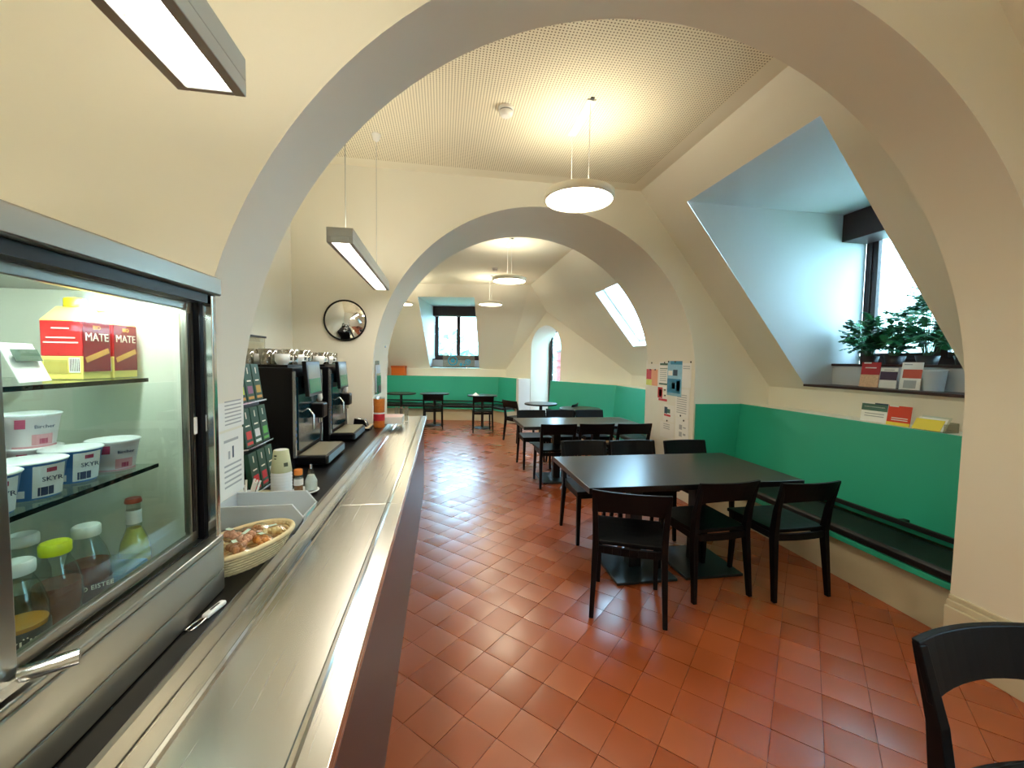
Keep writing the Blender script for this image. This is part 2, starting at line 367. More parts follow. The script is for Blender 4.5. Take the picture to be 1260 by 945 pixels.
# knee walls
sheet('wall_right_near', [[(XK, YB0, -.05), (XK, A1Y[0], -.05), (XK, A1Y[0], ZK), (XK, YB0, ZK)]], M_WALL, 'low cream knee wall of the near bay')
sheet('wall_right_middle', [[(XK, A1Y[1], -.05), (XK, A2Y[0], -.05), (XK, A2Y[0], ZK), (XK, A1Y[1], ZK)]], M_WALL, 'low cream knee wall behind the green bench by the dormer')
sheet('wall_right_far', [[(XK, A2Y[1], -.05), (XK, 7.25, -.05), (XK, 7.25, ZK), (XK, A2Y[1], ZK)]], M_WALL, 'low cream knee wall under the skylight')
sheet('wall_back', [[tuple(bk(sl1, BF, -.05)), tuple(bk(sA, BF, -.05)), tuple(bk(sA, BF, ZK)), tuple(bk(sl1, BF, ZK))]], M_WALL, 'low cream knee wall of the back bench under the dormer window')
# diagonal wall with arched niche
nL = (Vector((2.15, 9.90, 0)) - DA).dot(DE); nR = (Vector((2.62, 8.97, 0)) - DA).dot(DE); nC = (nL + nR) / 2; nr = (nR - nL) / 2
apT = (AP - DA).dot(DE); NZ = 1.80; ND = .66
def ztop(t): return ZK + (AP.z - ZK) * (t / apT) if t < apT else ZK + (AP.z - ZK) * ((DLEN - t) / (DLEN - apT))
mb = MB(); n = 24; arc = [(nC - nr * math.cos(math.pi * k / n), NZ + nr * 1.02 * math.sin(math.pi * k / n)) for k in range(n + 1)]
def dq(pts, d=0): mb.add([tuple(dg(t, d, z)) for t, z in pts], [tuple(range(len(pts)))])
dq([(0, -.05), (nL, -.05), (nL, ztop(nL)), (0, ztop(0))])
for k in range(n):
    (ta, za), (tb, zb_) = arc[k], arc[k + 1]
    if ta < apT < tb: dq([(ta, za), (tb, zb_), (tb, ztop(tb)), (apT, AP.z), (ta, ztop(ta))])
    else: dq([(ta, za), (tb, zb_), (tb, ztop(tb)), (ta, ztop(ta))])
dq([(nR, -.05), (DLEN, -.05), (DLEN, ztop(DLEN)), (nR, ztop(nR))])
pts = [(nL, -.05)] + arc + [(nR, -.05)]; vs_ = []; fs_ = []
for t, z in pts: vs_ += [tuple(dg(t, 0, z)), tuple(dg(t, ND, z))]
for k in range(len(pts) - 1): fs_.append((2 * k, 2 * k + 1, 2 * k + 3, 2 * k + 2))
mb.add(vs_, fs_, True)
struct('wall_diagonal', mb, M_WALL, 'triangular cream wall with a deep arched window niche between the green benches', 'wall')

# ------------------------------------------------------------------ windows and dormers
def window(name, o, u, nrm, w, z0, z1, label, casements=2, cill=True, fw=.055, m=M_BROWN):
    """o: bottom centre; u: horizontal; nrm: outward"""
    o = Vector(o); u = Vector(u).normalized(); nrm = Vector(nrm).normalized()
    t = bpy.data.objects.new(name, None); COL.objects.link(t); t.location = (o.x, o.y, z0); t['kind'] = 'structure'; t['label'] = label; t['category'] = 'window'
    def blk(a0, a1, b0, b1, c0, c1): # u range, z range, depth range
        return [o + u * a + nrm * c + Vector((0, 0, b - o.z)) for a, b, c in ((a0, b0, c0), (a1, b0, c0), (a1, b1, c0), (a0, b1, c0))], nrm * (c1 - c0)
    def part(nm, rects, mm, par=t, bevel=.004):
        q = MB()
        for r in rects: q.prism(*blk(*r))
        return q.build(nm, mm, par, bevel=bevel)
    h = w / 2
    part('window_frame', [(-h, -h + fw, z0, z1, 0, .07), (h - fw, h, z0, z1, 0, .07), (-h + fw, h - fw, z0, z0 + fw, 0, .07), (-h + fw, h - fw, z1 - fw, z1, 0, .07)], m)
    a0, a1 = -h + fw, h - fw; cw = (a1 - a0) / casements; sw = .05
    for k in range(casements):
        l, r = a0 + k * cw, a0 + (k + 1) * cw; b, tp = z0 + fw, z1 - fw
        sh = part('sash', [(l, l + sw, b, tp, .015, .06), (r - sw, r, b, tp, .015, .06), (l + sw, r - sw, b, b + sw, .015, .06), (l + sw, r - sw, tp - sw, tp, .015, .06)], m)
        part('pane', [(l + sw, r - sw, b + sw, tp - sw, .03, .036)], M_GLASS, sh, 0)
    return t
def dormer_right(y0, y1, tag, zt=2.94, zl=1.30, xw=4.05, xr=3.75, zu=1.50):
    xa, xb = 2.14, 3.455
    q = [[(xa, y0, zt), (xw, y0, zt), (xw, y1, zt), (xa, y1, zt)]]
    for y in (y0, y1): q.append([(xa, y, zt), (xb, y, zl), (xr, y, zl), (xr, y, zu - .0), (xw, y, zu - .0), (xw, y, zt)])
    q.append([(xr, y0, zl), (xr, y1, zl), (xr, y1, zu), (xr, y0, zu)])
    q.append([(xb, y0, zl), (xb, y1, zl), (xr, y1, zl), (xr, y0, zl)]); q.append([(xr, y0, zu), (xr, y1, zu), (xw, y1, zu), (xw, y0, zu)])
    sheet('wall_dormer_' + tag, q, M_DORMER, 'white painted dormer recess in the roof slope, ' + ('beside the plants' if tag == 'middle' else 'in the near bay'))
    mb = MB(); mb.box(3.425, xr, y0 + .003, y1 - .003, zl, zl + .022)
    mb2 = MB(); mb2.box(xr - .025, xw, y0 + .003, y1 - .003, zu, zu + .022)
    return mb, mb2
lo, up_ = dormer_right(D1[0], D1[1], 'middle')
struct('trim_1', lo, M_BROWN, 'dark brown wooden lower sill board carrying leaflets', 'sill', bevel=.004); struct('trim_2', up_, M_BROWN, 'dark brown wooden upper sill board under the plants', 'sill', bevel=.004)
lo, up_ = dormer_right(-1.0, .32, 'near')
struct('trim_3', lo, M_BROWN, 'dark brown lower sill board in the near bay', 'sill'); struct('trim_4', up_, M_BROWN, 'dark brown upper sill board in the near bay', 'sill')
window('window_1', (4.05, 2.81, 1.522), (0, 1, 0), (1, 0, 0), 1.32, 1.522, 2.94, 'brown framed casement window behind the plants')
window('window_2', (4.05, -.34, 1.522), (0, 1, 0), (1, 0, 0), 1.32, 1.522, 2.94, 'brown framed casement window of the near bay')
def blind(pts, ext, label):
    q = MB().prism(pts, ext); t = q.build('roller_blind_box', M_BROWN, bevel=.006); t['label'] = label; t['category'] = 'blind box'; return t
bl1 = blind([(3.76, 2.155, 2.68), (4.045, 2.155, 2.68), (4.045, 2.155, 2.935), (3.76, 2.155, 2.935)], (0, 1.31, 0), 'dark brown roller blind box above the plants in the dormer')
blind([(3.76, -.995, 2.68), (4.045, -.995, 2.68), (4.045, -.995, 2.935), (3.76, -.995, 2.935)], (0, 1.31, 0), 'dark brown roller blind box in the near bay dormer')
# back dormer
q = []; zt, zl, zu = 2.94, 1.30, 1.50; dw, dr = 2.10, 1.83
q.append([tuple(bk(s0, d0, zt)), tuple(bk(s1, d0, zt)), tuple(bk(s1, dw, zt)), tuple(bk(s0, dw, zt))])
for s in (s0, s1): q.append([tuple(bk(s, d, z)) for d, z in ((d0, zt), (d1, zl), (dr, zl), (dr, zu), (dw, zu), (dw, zt))])
q.append([tuple(bk(s, dr, z)) for s, z in ((s0, zl), (s1, zl), (s1, zu), (s0, zu))])
q.append([tuple(bk(s, d, zl)) for s, d in ((s0, d1), (s1, d1), (s1, dr), (s0, dr))]); q.append([tuple(bk(s, d, zu)) for s, d in ((s0, dr), (s1, dr), (s1, dw), (s0, dw))])
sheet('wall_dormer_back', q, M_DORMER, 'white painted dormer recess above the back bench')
struct('trim_5', MB().prism([bk(s0 + .003, d1 - .03, zl), bk(s1 - .003, d1 - .03, zl), bk(s1 - .003, dr, zl), bk(s0 + .003, dr, zl)], (0, 0, .022)), M_BROWN, 'dark lower sill board of the back dormer', 'sill')
struct('trim_6', MB().prism([bk(s0 + .003, dr - .02, zu), bk(s1 - .003, dr - .02, zu), bk(s1 - .003, dw, zu), bk(s0 + .003, dw, zu)], (0, 0, .022)), M_BROWN, 'dark upper sill board of the back dormer', 'sill')
smid = (s0 + s1) / 2; o_ = bk(smid, dw, 1.522)
window('window_3', o_, BU, BN, s1 - s0, 1.522, 2.94, 'brown framed two casement window over the back bench')
blind([bk(s0 + .005, dw - .27, 2.68), bk(s0 + .005, dw - .005, 2.68), bk(s0 + .005, dw - .005, 2.935), bk(s0 + .005, dw - .27, 2.935)], BU * (s1 - s0 - .01), 'dark brown roller blind box over the back window')
# niche window
o_ = dg(nC, ND - .08, 0.0)
window('window_4', (o_.x, o_.y, .12), DE, DN, nr * 2 - .01, .12, NZ + nr * .98, 'dark framed window at the end of the arched niche', casements=1, fw=.04, m=M_DARKGREY)
mb = MB().prism([dg(nL, ND - .1, 0), dg(nR, ND - .1, 0), dg(nR, ND, 0), dg(nL, ND, 0)], (0, 0, .12)); struct('trim_7', mb, M_WHITE, 'white threshold under the niche window', 'sill')
# skylight in the far slope: recess lining, frame and pane
ya, yb, xa, xb = SKY; nn = Vector((SL, 0, 1)).normalized(); rd = .14
cor = [Vector((xa, ya, zs(xa))), Vector((xb, ya, zs(xb))), Vector((xb, yb, zs(xb))), Vector((xa, yb, zs(xa)))]
sheet('wall_skylight_lining', [[tuple(cor[i]), tuple(cor[(i + 1) % 4]), tuple(cor[(i + 1) % 4] + nn * rd), tuple(cor[i] + nn * rd)] for i in range(4)], M_WHITE, 'white lining of the skylight in the far roof slope')
t = bpy.data.objects.new('window_5', None); COL.objects.link(t); t.location = cor[0] + nn * rd; t['kind'] = 'structure'; t['label'] = 'roof skylight in the slope of the far room'; t['category'] = 'skylight'
mb = MB(); ce = sum(cor, Vector()) / 4
for i in range(4):
    a, b = cor[i], cor[(i + 1) % 4]; ai, bi = a + (ce - a).normalized() * .05, b + (ce - b).normalized() * .05
    mb.prism([a + nn * (rd - .0), b + nn * rd, bi + nn * rd, ai + nn * rd], nn * .03)
mb.build('window_frame', M_WHITE, t)
MB().prism([c + nn * (rd + .01) for c in cor], nn * .006).build('pane', M_GLASS, t)

# ------------------------------------------------------------------ outside
mb = MB(); mb.box(-120, 120, -60, 160, -9.2, -9); struct('ground', mb, mat('grass_outside', (120, 140, 100), .9, var=.2, vscale=.3), 'lawn far below the windows', 'ground')
def tree(x, y, r, h, label):
    t = thing('tree', label, 'tree', (x, y, -9), 'trees outside the back window')
    q = MB(); q.tube([(x, y, -9), (x + .2, y, -9 + h * .5), (x, y, -9 + h * .8)], .35, 8, .12); q.build('trunk', mat('bark', (90, 74, 58), .9), t)
    q = MB(); rnd = random.Random(int(x * 10 + y))
    for k in range(700):
        a, b = rnd.uniform(0, 6.28), math.acos(rnd.uniform(-1, 1)); rr = r * (rnd.random() ** .35)
        p = Vector((x + rr * math.sin(b) * math.cos(a), y + rr * math.sin(b) * math.sin(a), -9 + h * .72 + rr * .8 * math.cos(b)))
        s = .5; e1 = Vector((rnd.uniform(-1, 1), rnd.uniform(-1, 1), rnd.uniform(-1, 1))).normalized(); e2 = e1.orthogonal().normalized()
        q.add([p - e1 * s, p + e2 * s * .6, p + e1 * s, p - e2 * s * .6], [(0, 1, 2, 3)])
    q.build('crown', mat('foliage_outside', (120, 160, 148), .8, var=.2, vscale=.4), t)
tree(-1.0, 33, 5.0, 12.8, 'pale green tree outside the back window, by its hinge side'); tree(10.5, 37, 5.2, 12.9, 'pale green tree outside the back window, nearer the arched niche')
tree(-12.0, 41, 5.6, 12.8, 'pale green tree outside, beyond the roller blind side of the back window')
# neighbouring house with pale horizontal siding, seen through the plants' window
t = thing('neighbour_house', 'pale house with horizontal siding outside the dormer window', 'house', (9.5, 6, -9))
M_SID = mat('pale_siding', (222, 226, 220), .7, var=.03)
mb = MB(); mb.box(9.05, 12, -2, 16, -9, 8.0); mb.build('wall', M_SID, t)
for k in range(26):
    z = .6 + k * .22; q = MB(); q.prism([(9.05, -2, z), (8.99, -2, z), (9.03, -2, z + .215), (9.05, -2, z + .215)], (0, 18, 0)); q.build('siding_board', M_SID, t)
# pink parapet outside the niche
p0 = dg(nL - .6, ND + .75, -.2); t = thing('parapet', 'pinkish outside parapet seen through the arched niche', 'parapet', (p0.x, p0.y, -.2))
M_PINK = mat('pink_render', (150, 74, 72), .8)
a, b = dg(nL - .6, ND + .75, -.2), dg(nR + .8, ND + .75, -.2); MB().prism([a, b, b + DN * .2, a + DN * .2], (0, 0, 1.96)).build('wall', M_PINK, t)
MB().prism([a + Vector((0, 0, 1.96)) - DN * .04, b + Vector((0, 0, 1.96)) - DN * .04, b + DN * .24 + Vector((0, 0, 1.96)), a + DN * .24 + Vector((0, 0, 1.96))], (0, 0, .05)).build('coping', M_DARKGREY, t)
for z in (1.56, 1.72): MB().prism([a + Vector((0, 0, z)) - DN * .02, b + Vector((0, 0, z)) - DN * .02, b + Vector((0, 0, z)), a + Vector((0, 0, z))], (0, 0, .02)).build('moulding', mat('dark_red', (120, 50, 56), .7), t)

# ------------------------------------------------------------------ lamps
M_TUBE = emitter('lit_tube_diffuser', (1.0, .93, .82), 9.0 * LAMP)
M_DISC = emitter('lit_disc_diffuser', WARM, 11.0 * LAMP)
M_DISCTOP = emitter('lit_disc_top', WARM, 5.0 * LAMP)
M_ADDED_UP = emitter('added_tube_uplight', (1.0, .9, .72), 7.0 * LAMP)
def round_lamp(x, y, z, label, canopy=True, r=.245):
    t = thing('pendant_lamp', label, 'lamp', (x, y, z), 'round pendant lamps')
    MB().lathe([(r - .012, 0), (r, .008), (r, .05), (r - .012, .056), (r - .02, .056), (r - .02, .012), (r - .012, 0)], (x, y, z), 48, cap=False).build('ring', mat('opal_ring', (238, 232, 214), .4), t)
    MB().lathe([(0.0, .010), (r - .022, .010), (r - .022, .014), (0, .014)], (x, y, z), 48).build('diffuser', M_DISC, t)
    MB().lathe([(0.0, .050), (r - .022, .050), (r - .022, .054), (0, .054)], (x, y, z), 48).build('upper_diffuser', M_DISCTOP, t)
    for dy in (-.19, .19):
        MB().tube([(x, y + dy, z + .054), (x, y + dy, ZC - .012)], .0022, 6).build('cable', M_WHITE, t)
    MB().box(x - .03, x + .03, y - .215, y + .215, ZC - .016, ZC - .0045).build('canopy', M_WHITE, t, bevel=.003)
    MB().box(x - .012, x + .012, y - .235, y - .215, ZC - .012, ZC - .0045).build('canopy_clip', M_DARKGREY, t)
round_lamp(.94, 2.87, 2.63, 'round glowing pendant lamp over the long table between the arches')
round_lamp(.945, 6.0, 2.645, 'round glowing pendant lamp just beyond the second arch')
round_lamp(.97, 8.6, 2.645, 'round glowing pendant lamp in front of the back window, on the niche side')
round_lamp(-.86, 9.05, 2.645, 'round glowing pendant lamp by the left wall of the far room')
round_lamp(.94, -.35, 2.63, 'round glowing pendant lamp added out of view to brighten the near bay')  # added behind the camera to light the near arch wall
round_lamp(-1.7, -.55, 2.63, 'round glowing pendant lamp added out of view to brighten the wall above the fridge')  # unseen extra lamp, added to lift the wall over the fridge
def linear_lamp(x, y0, y1, z, label, wires, louvre):
    w = .063; t = thing('linear_lamp', label, 'lamp', (x, (y0 + y1) / 2, z), 'hanging linear lamps over the counter')
    MB().box(x - w, x + w, y0, y1, z + .03, z + .075).box(x - w, x - w + .022, y0, y1, z, z + .03).box(x + w - .022, x + w, y0, y1, z, z + .03).box(x - w + .022, x + w - .022, y0, y0 + .012, z, z + .03).box(x - w + .022, x + w - .022, y1 - .012, y1, z, z + .03).build('housing', M_LAMPBODY, t, bevel=.002)
    MB().box(x - w + .023, x + w - .023, y0 + .013, y1 - .013, z + .022, z + .029).build('tube_diffuser', M_TUBE, t)
    MB().box(x - w + .015, x + w - .015, y0 + .03, y1 - .03, z + .0755, z + .079).build('upper_diffuser', M_ADDED_UP, t)  # uplight added to these lamps to brighten upper walls and ceiling
    if louvre:
        n = 22
        for k in range(n):
            y = y0 + .05 + (y1 - y0 - .1) * k / (n - 1); MB().box(x - w + .0225, x + w - .0225, y, y + .0022, z + .004, z + .021).build('louvre_blade', M_CHROME, t)
    for y in wires:
        c = MB().tube([(x, y, z + .075), (x, y, ZC - .05)], .0022, 6).build('suspension_wire', M_LAMPBODY, t)
        MB().lathe([(.006, -.06), (.022, -.045), (.034, -.006), (.034, -.0045)], (x, y, ZC), 20).build('ceiling_cup', M_WHITE, t)
linear_lamp(-.505, 2.2, 3.62, 2.07, 'grey linear lamp hanging over the coffee machines', (2.33, 3.37), False)
linear_lamp(-.462, -.55, .96, 2.03, 'grey linear lamp with louvre hanging over the display fridge', (-.3, .7), True)
def smoke(x, y, label):
    t = thing('smoke_detector', label, 'smoke detector', (x, y, ZC - .06))
    MB().lathe([(.03, 0), (.044, .012), (.046, .03)], (x, y, ZC - .06), 24).build('sensor_head', M_WHITE, t)
    MB().lathe([(.044, .034), (.044, .036)], (x, y, ZC - .06), 24).build('sensor_slot', M_DARKGREY, t)
    MB().lathe([(.052, .037), (.052, .056)], (x, y, ZC - .06), 24).build('base', M_WHITE, t)
smoke(.412, 2.856, 'white round smoke detector on the perforated ceiling'); smoke(.943, 7.7, 'white round smoke detector on the ceiling of the far room')

# ------------------------------------------------------------------ benches
M_BASE = mat('bench_base_paint', (206, 198, 168), .7, var=.03)
def bench(name, label, a, b, inn, la, lb, parts=True, ends=(False, False)):
    """a->b wall line, inn inward normal; la/lb: (base, top) shortening at the two ends for mitres"""
    a = Vector(a); b = Vector(b); e = (b - a).normalized(); inn = Vector(inn).normalized(); L = (b - a).length
    t = thing(name, label, 'bench', (a + b) / 2 + inn * .5, 'green wall benches')
    def k(o): return la * o, L - lb * o      # mitre grows with the offset o from the wall
    def sect(pts, nm, m, bevel=.003):
        q = MB(); vs0 = []; vs1 = []
        for o, z in pts:
            s0_, s1_ = k(o); vs0.append(a + e * s0_ + inn * o + Vector((0, 0, z))); vs1.append(a + e * s1_ + inn * o + Vector((0, 0, z)))
        n = len(pts); q.add(vs0 + vs1, [tuple(range(n)), tuple(range(2 * n - 1, n - 1, -1))] + [(i, i + n, (i + 1) % n + n, (i + 1) % n) for i in range(n)])
        return q.build(nm, m, t, bevel=bevel, fix=True)
    sect([(.02, 0), (.695, 0), (.695, .285), (.02, .285)], 'base', M_BASE)
    sect([(.40, .286), (.745, .286), (.745, .322), (.40, .322)], 'seat_board', M_GREEN)
    sect([(.40, .326), (.74, .326), (.752, .34), (.752, .372), (.735, .388), (.42, .388)], 'seat_cushion', M_CUSHION, .006)
    sect([(.375, .395), (.395, .395), (.345, 1.082), (.325, 1.082)], 'backrest', M_GREEN, .002)
    sect([(.44, .445), (.462, .445), (.462, .478), (.44, .478)], 'back_rail', M_BLACKMETAL)
    n = max(2, int(L / .8)); lo_, hi_ = k(.45)
    for i in range(n):
        s = lo_ + (hi_ - lo_) * (i + .5) / n; p = a + e * s
        MB().bar(p + inn * .392 + Vector((0, 0, .462)), p + inn * .44 + Vector((0, 0, .462)), .035, .03).build('rail_bracket', M_BLACKMETAL, t)
    sect([(.003, 1.03), (.324, 1.03), (.324, 1.07), (.003, 1.07)], 'ledge', M_WALL, .002)
    return t
b1 = bench('wall_bench', 'green wall bench with black cushion below the plant dormer', (XK, A1Y[1] + .003, 0), (XK, A2Y[0] - .003, 0), (-1, 0, 0), 0, 0)
# green end panel on the arch wall
MB().prism([(2.615, A2Y[0] - .004, .40), (3.075, A2Y[0] - .004, .40), (3.132, A2Y[0] - .004, 1.08), (2.615, A2Y[0] - .004, 1.08)], (0, -.018, 0)).build('end_panel', M_GREEN, b1)
th = math.atan2(DE.y, DE.x)
half1 = math.tan((math.pi / 2 - abs(math.atan2(DE.x, -DE.y)) * 0 - 0) * 0)  # no mitre by default
angR = math.acos(max(-1, min(1, DE.dot(Vector((0, -1, 0)))))); mR = math.tan(angR / 2)
angB = math.acos(max(-1, min(1, BU.dot(DE)))); mB = math.tan(angB / 2)
bench('wall_bench', 'green wall bench with black cushion beneath the skylight', (XK, A2Y[1] + .003, 0), (XK, 7.25, 0), (-1, 0, 0), 0, mR)
bench('wall_bench', 'green diagonal wall bench on the skylight side of the arched niche', tuple(dg(nR + .06, 0, 0)), tuple(DB), -DN, 0, mR)
bench('wall_bench', 'short green diagonal bench between the back bench and the arched niche', tuple(DA), tuple(dg(nL - .10, 0, 0)), -DN, mB, 0)
bench('wall_bench', 'long green back wall bench under the two casement window', tuple(bk(sl1, BF, 0)), tuple(DA), -BN, -.19, mB)
# white side panel at the niche
MB().prism([dg(nL - .098, -.36, 0), dg(nL - .01, -.36, 0), dg(nL - .01, -.003, 0), dg(nL - .098, -.003, 0)], (0, 0, 1.07)).build('niche_side_panel', M_WHITE, label='white upright panel closing the bench beside the arched niche', category='panel')

# ------------------------------------------------------------------ tables
def long_table(x0, x1, y0, y1, z, label):
    cx, cy = (x0 + x1) / 2, (y0 + y1) / 2; t = thing('long_table', label, 'table', (cx, cy, 0), 'long black tables')
    MB().box(x0, x1, y0, y1, z - .038, z).build('tabletop', M_TABLE, t, bevel=.003)
    MB().box(x0 + .2, x1 - .2, cy - .04, cy + .04, z - .075, z - .0385).build('beam', M_BLACKMETAL, t)
    for x in (x0 + .5, x1 - .5):
        MB().box(x - .045, x + .045, cy - .045, cy + .045, .0225, z - .0755).build('column', M_BLACKMETAL, t, bevel=.004)
        MB().box(x - .22, x + .22, cy - .24, cy + .24, .0035, .022).build('base_plate', mat('dark_base_metal', (20, 34, 38), .35), t, bevel=.003)
long_table(.885, 2.39, 2.365, 3.2, .735, 'long black table between the arches, beside the plant dormer bench')
long_table(.94, 2.46, 4.70, 5.46, .735, 'long black table standing in the second arch by the notices')
def round_table(x, y, r, label, sq=False):
    t = thing('round_table', label, 'table', (x, y, 0), 'small black pedestal tables')
    MB().lathe([(r - .004, 0), (r, .006), (r, .022), (r - .004, .028)], (x, y, .707), 40).build('tabletop', M_TABLE, t)
    MB().lathe([(.03, .018), (.03, .705)], (x, y, 0), 20).lathe([(.09, .69), (.09, .706)], (x, y, 0), 20).build('column', M_BLACKMETAL, t)
    MB().lathe([(.20, .0035), (.205, .008), (.19, .016), (.05, .02)], (x, y, 0), 32).build('base', M_BLACKMETAL, t)
round_table(1.78, 7.36, .30, 'small round black table in front of the arched niche')
round_table(2.25, 6.55, .34, 'small round black table beneath the skylight')
round_table(-.92, 9.68, .33, 'small round black table at the left end of the back bench')
round_table(-.17, 9.62, .33, 'small round black table under the middle of the back window')
round_table(.88, 9.15, .33, 'small round black table with a folded paper, at the back bench')
MB().prism([(.64, 9.0, .737), (.80, 8.96, .737), (.80, 8.97, .737), (.72, 9.05, .80), (.64, 9.01, .737)][:4], (0, .003, .0)).build('paper_menu', M_PAPER, label='small white folded paper on a round table by the back bench', category='paper')

# ------------------------------------------------------------------ chairs (local: sitter looks to +Y)
def make_chair():
    t = thing('dining_chair', 'black wooden chair', 'chair', (0, 0, 0), 'black wooden chairs')
    # seat: slightly dished slab
    q = MB(); n = 6; vs = []
    for iz, z in ((0, .428), (1, .452)):
        for j in range(n + 1):
            for i in range(n + 1):
                u, v = i / n * 2 - 1, j / n * 2 - 1; wx = .208 - .012 * (1 - v) / 2
                dish = -.008 * (1 - u * u) * (1 - v * v) if iz else 0
                vs.append((u * wx, v * .205 + .005, z + dish))
    m = n + 1; fs = []
    for j in range(n):
        for i in range(n):
            a = j * m + i; fs.append((a, a + m, a + m + 1, a + 1)); b = a + m * m; fs.append((b, b + 1, b + m + 1, b + m))
    for i in range(n):
        for (a, b) in ((i, i + 1), (n * m + i + 1, n * m + i), ((i + 1) * m, i * m), (i * m + n, (i + 1) * m + n)): fs.append((a, b, b + m * m, a + m * m))
    q.add(vs, fs); q.build('seat', M_BLACKWOOD, t, bevel=.004)
    for s in (-1, 1):
        MB().bar((s * .178, .165, .43), (s * .186, .185, 0), .036, .036, up=(0, 1, 0), w1=.026, h1=.026).build('leg', M_BLACKWOOD, t, bevel=.003)
        p = [(s * .205, -.235, 0), (s * .192, -.195, .42), (s * .196, -.215, .58), (s * .204, -.262, .765)]
        w = [(.026, .028), (.036, .046), (.032, .036), (.026, .022)]; q = MB(); vs = []; fs = []
        for (x, y, z), (a, b) in zip(p, w): vs += [(x - a / 2, y - b / 2, z), (x + a / 2, y - b / 2, z), (x + a / 2, y + b / 2, z), (x - a / 2, y + b / 2, z)]
        for k in range(3): fs += [(k * 4 + i, k * 4 + (i + 1) % 4, k * 4 + 4 + (i + 1) % 4, k * 4 + 4 + i) for i in range(4)]
        fs += [(3, 2, 1, 0), (12, 13, 14, 15)]; q.add(vs, fs); q.build('leg', M_BLACKWOOD, t, bevel=.003)
    # curved backrest board
    q = MB(); n = 12; vs = []; fs = []
    for i in range(n + 1):
        u = i / n * 2 - 1; x = u * .216; y = -.258 - .032 * (1 - u * u); zt = .772 - .0 * u * u; zb_ = .628 + .018 * (1 - u * u)
        for (yy, z) in ((y + .012, zb_), (y + .004, zt), (y - .016, zt), (y - .002 + .0, zb_)):
            vs.append((x, yy + (.772 - z) * .22, z))
    for i in range(n):
        for k in range(4): a = i * 4 + k; b = i * 4 + (k + 1) % 4; fs.append((a, b, b + 4, a + 4))
    fs += [(0, 1, 2, 3), (n * 4 + 3, n * 4 + 2, n * 4 + 1, n * 4)]; q.add(vs, fs); q.build('backrest', M_BLACKWOOD, t, bevel=.003, fix=True)
    # rails under the seat
    q = MB(); n = 8
    for i in range(n):
        u0, u1 = i / n * 2 - 1, (i + 1) / n * 2 - 1
        f = lambda u: (u * .19, -.20 - .018 * (1 - u * u), .405)
        q.bar(f(u0), f(u1), .02, .042)
    q.build('rear_rail', M_BLACKWOOD, t)
    for s in (-1, 1): MB().bar((s * .186, -.185, .405), (s * .18, .165, .405), .02, .04).build('side_rail', M_BLACKWOOD, t)
    MB().bar((-.17, .175, .405), (.17, .175, .405), .02, .04).build('front_rail', M_BLACKWOOD, t)
    return t
proto = make_chair(); first = [True]
def chair(x, y, deg, label, z=.0025):
    o = proto if first[0] else copy_tree(proto); first[0] = False
    o.location = (x, y, z); o.rotation_euler = (0, 0, math.radians(deg)); o['label'] = label; return o
def rear(x, y, deg):    # place by the midpoint of the rear feet
    a = math.radians(deg); return x - math.sin(a) * .235, y + math.cos(a) * .235
x, y = rear(1.06, 2.165, -24); chair(x, y, -24, 'black wooden chair turned askew at the aisle end of the long table between the arches')
x, y = rear(1.764, 2.30, 4); chair(x, y, 4, 'black wooden chair mid-table between the arches, back to the near arch')
x, y = rear(2.28, 2.235, 2); chair(x, y, 2, 'black wooden chair beside the plant dormer bench, back to the near arch')
chair(1.285, 3.36, 180, 'black wooden chair across the long table from the chair standing askew')
chair(1.755, 3.335, 180, 'black wooden chair mid-table, back to the second arch, between the two arches')
chair(2.27, 3.30, 182, 'black wooden chair beside the green end panel, back to the notices')
chair(1.345, 4.90, 0, 'black wooden chair at the aisle end of the arch table, back to the pendant lamp')
chair(1.815, 4.905, 0, 'black wooden chair at the middle of the arch table, back to the pendant lamp')
chair(2.28, 4.88, 0, 'black wooden chair beneath the notices at the arch table')
chair(1.30, 5.72, 180, 'black wooden chair on the aisle end of the arch table, back to the arched niche')
chair(1.75, 5.74, 180, 'black wooden chair at the middle of the arch table, back to the arched niche')
chair(2.20, 5.72, 180, 'black wooden chair at the bench end of the arch table, back to the skylight table')
chair(1.45, 7.62, -62, 'black wooden chair turned side-on at the round table before the arched niche')
chair(2.05, 7.02, 60, 'black wooden chair on the skylight side of the round table before the arched niche')
chair(-.19, 9.17, 0, 'black wooden chair at the round table under the middle of the back window')
chair(.83, 8.68, 0, 'black wooden chair at the round table with the folded paper')
chair(1.462, .607, 180, 'black wooden chair standing alone near the right pier of the near arch')

# ------------------------------------------------------------------ serving counter
ZW = .90; ZR = .86; XS0 = -.495; XS1 = -.172; YC0 = -1.2; YC1 = 4.78
t = thing('serving_counter', 'long serving counter with brushed steel tray rail and black worktop', 'counter', (-.5, 1.8, 0))
MB().box(-.74, -.215, YC0, YC1 - .03, 0, ZR - .04).build('body', M_PANEL, t)
MB().box(-.213, -.20, YC0, YC1 - .02, .0, ZR - .0405).build('front_panel', M_PANEL, t)
MB().box(-.735, -.201, YC1 - .029, YC1 - .015, 0, ZR - .0405).build('end_panel', M_STEEL, t)
for ya, yb in ((YC0, 1.867), (1.870, 4.02), (4.023, YC1)):
    MB().box(XS0, XS1, ya, yb, ZR - .038, ZR).build('tray_rail', M_STEEL, t, bevel=.002)
    for x in (-.232, -.446):
        q = MB(); w, h = .009, .0045
        q.prism([(x - w, ya + .002, ZR), (x + w, ya + .002, ZR), (x + w * .45, ya + .002, ZR + h), (x - w * .45, ya + .002, ZR + h)], (0, yb - ya - .004, 0)); q.build('rail_rib', M_CHROME, t)
MB().box(XS0 - .012, XS0 - .0005, YC0, 4.42, ZR - .038, ZW).build('upstand', M_STEEL2, t)
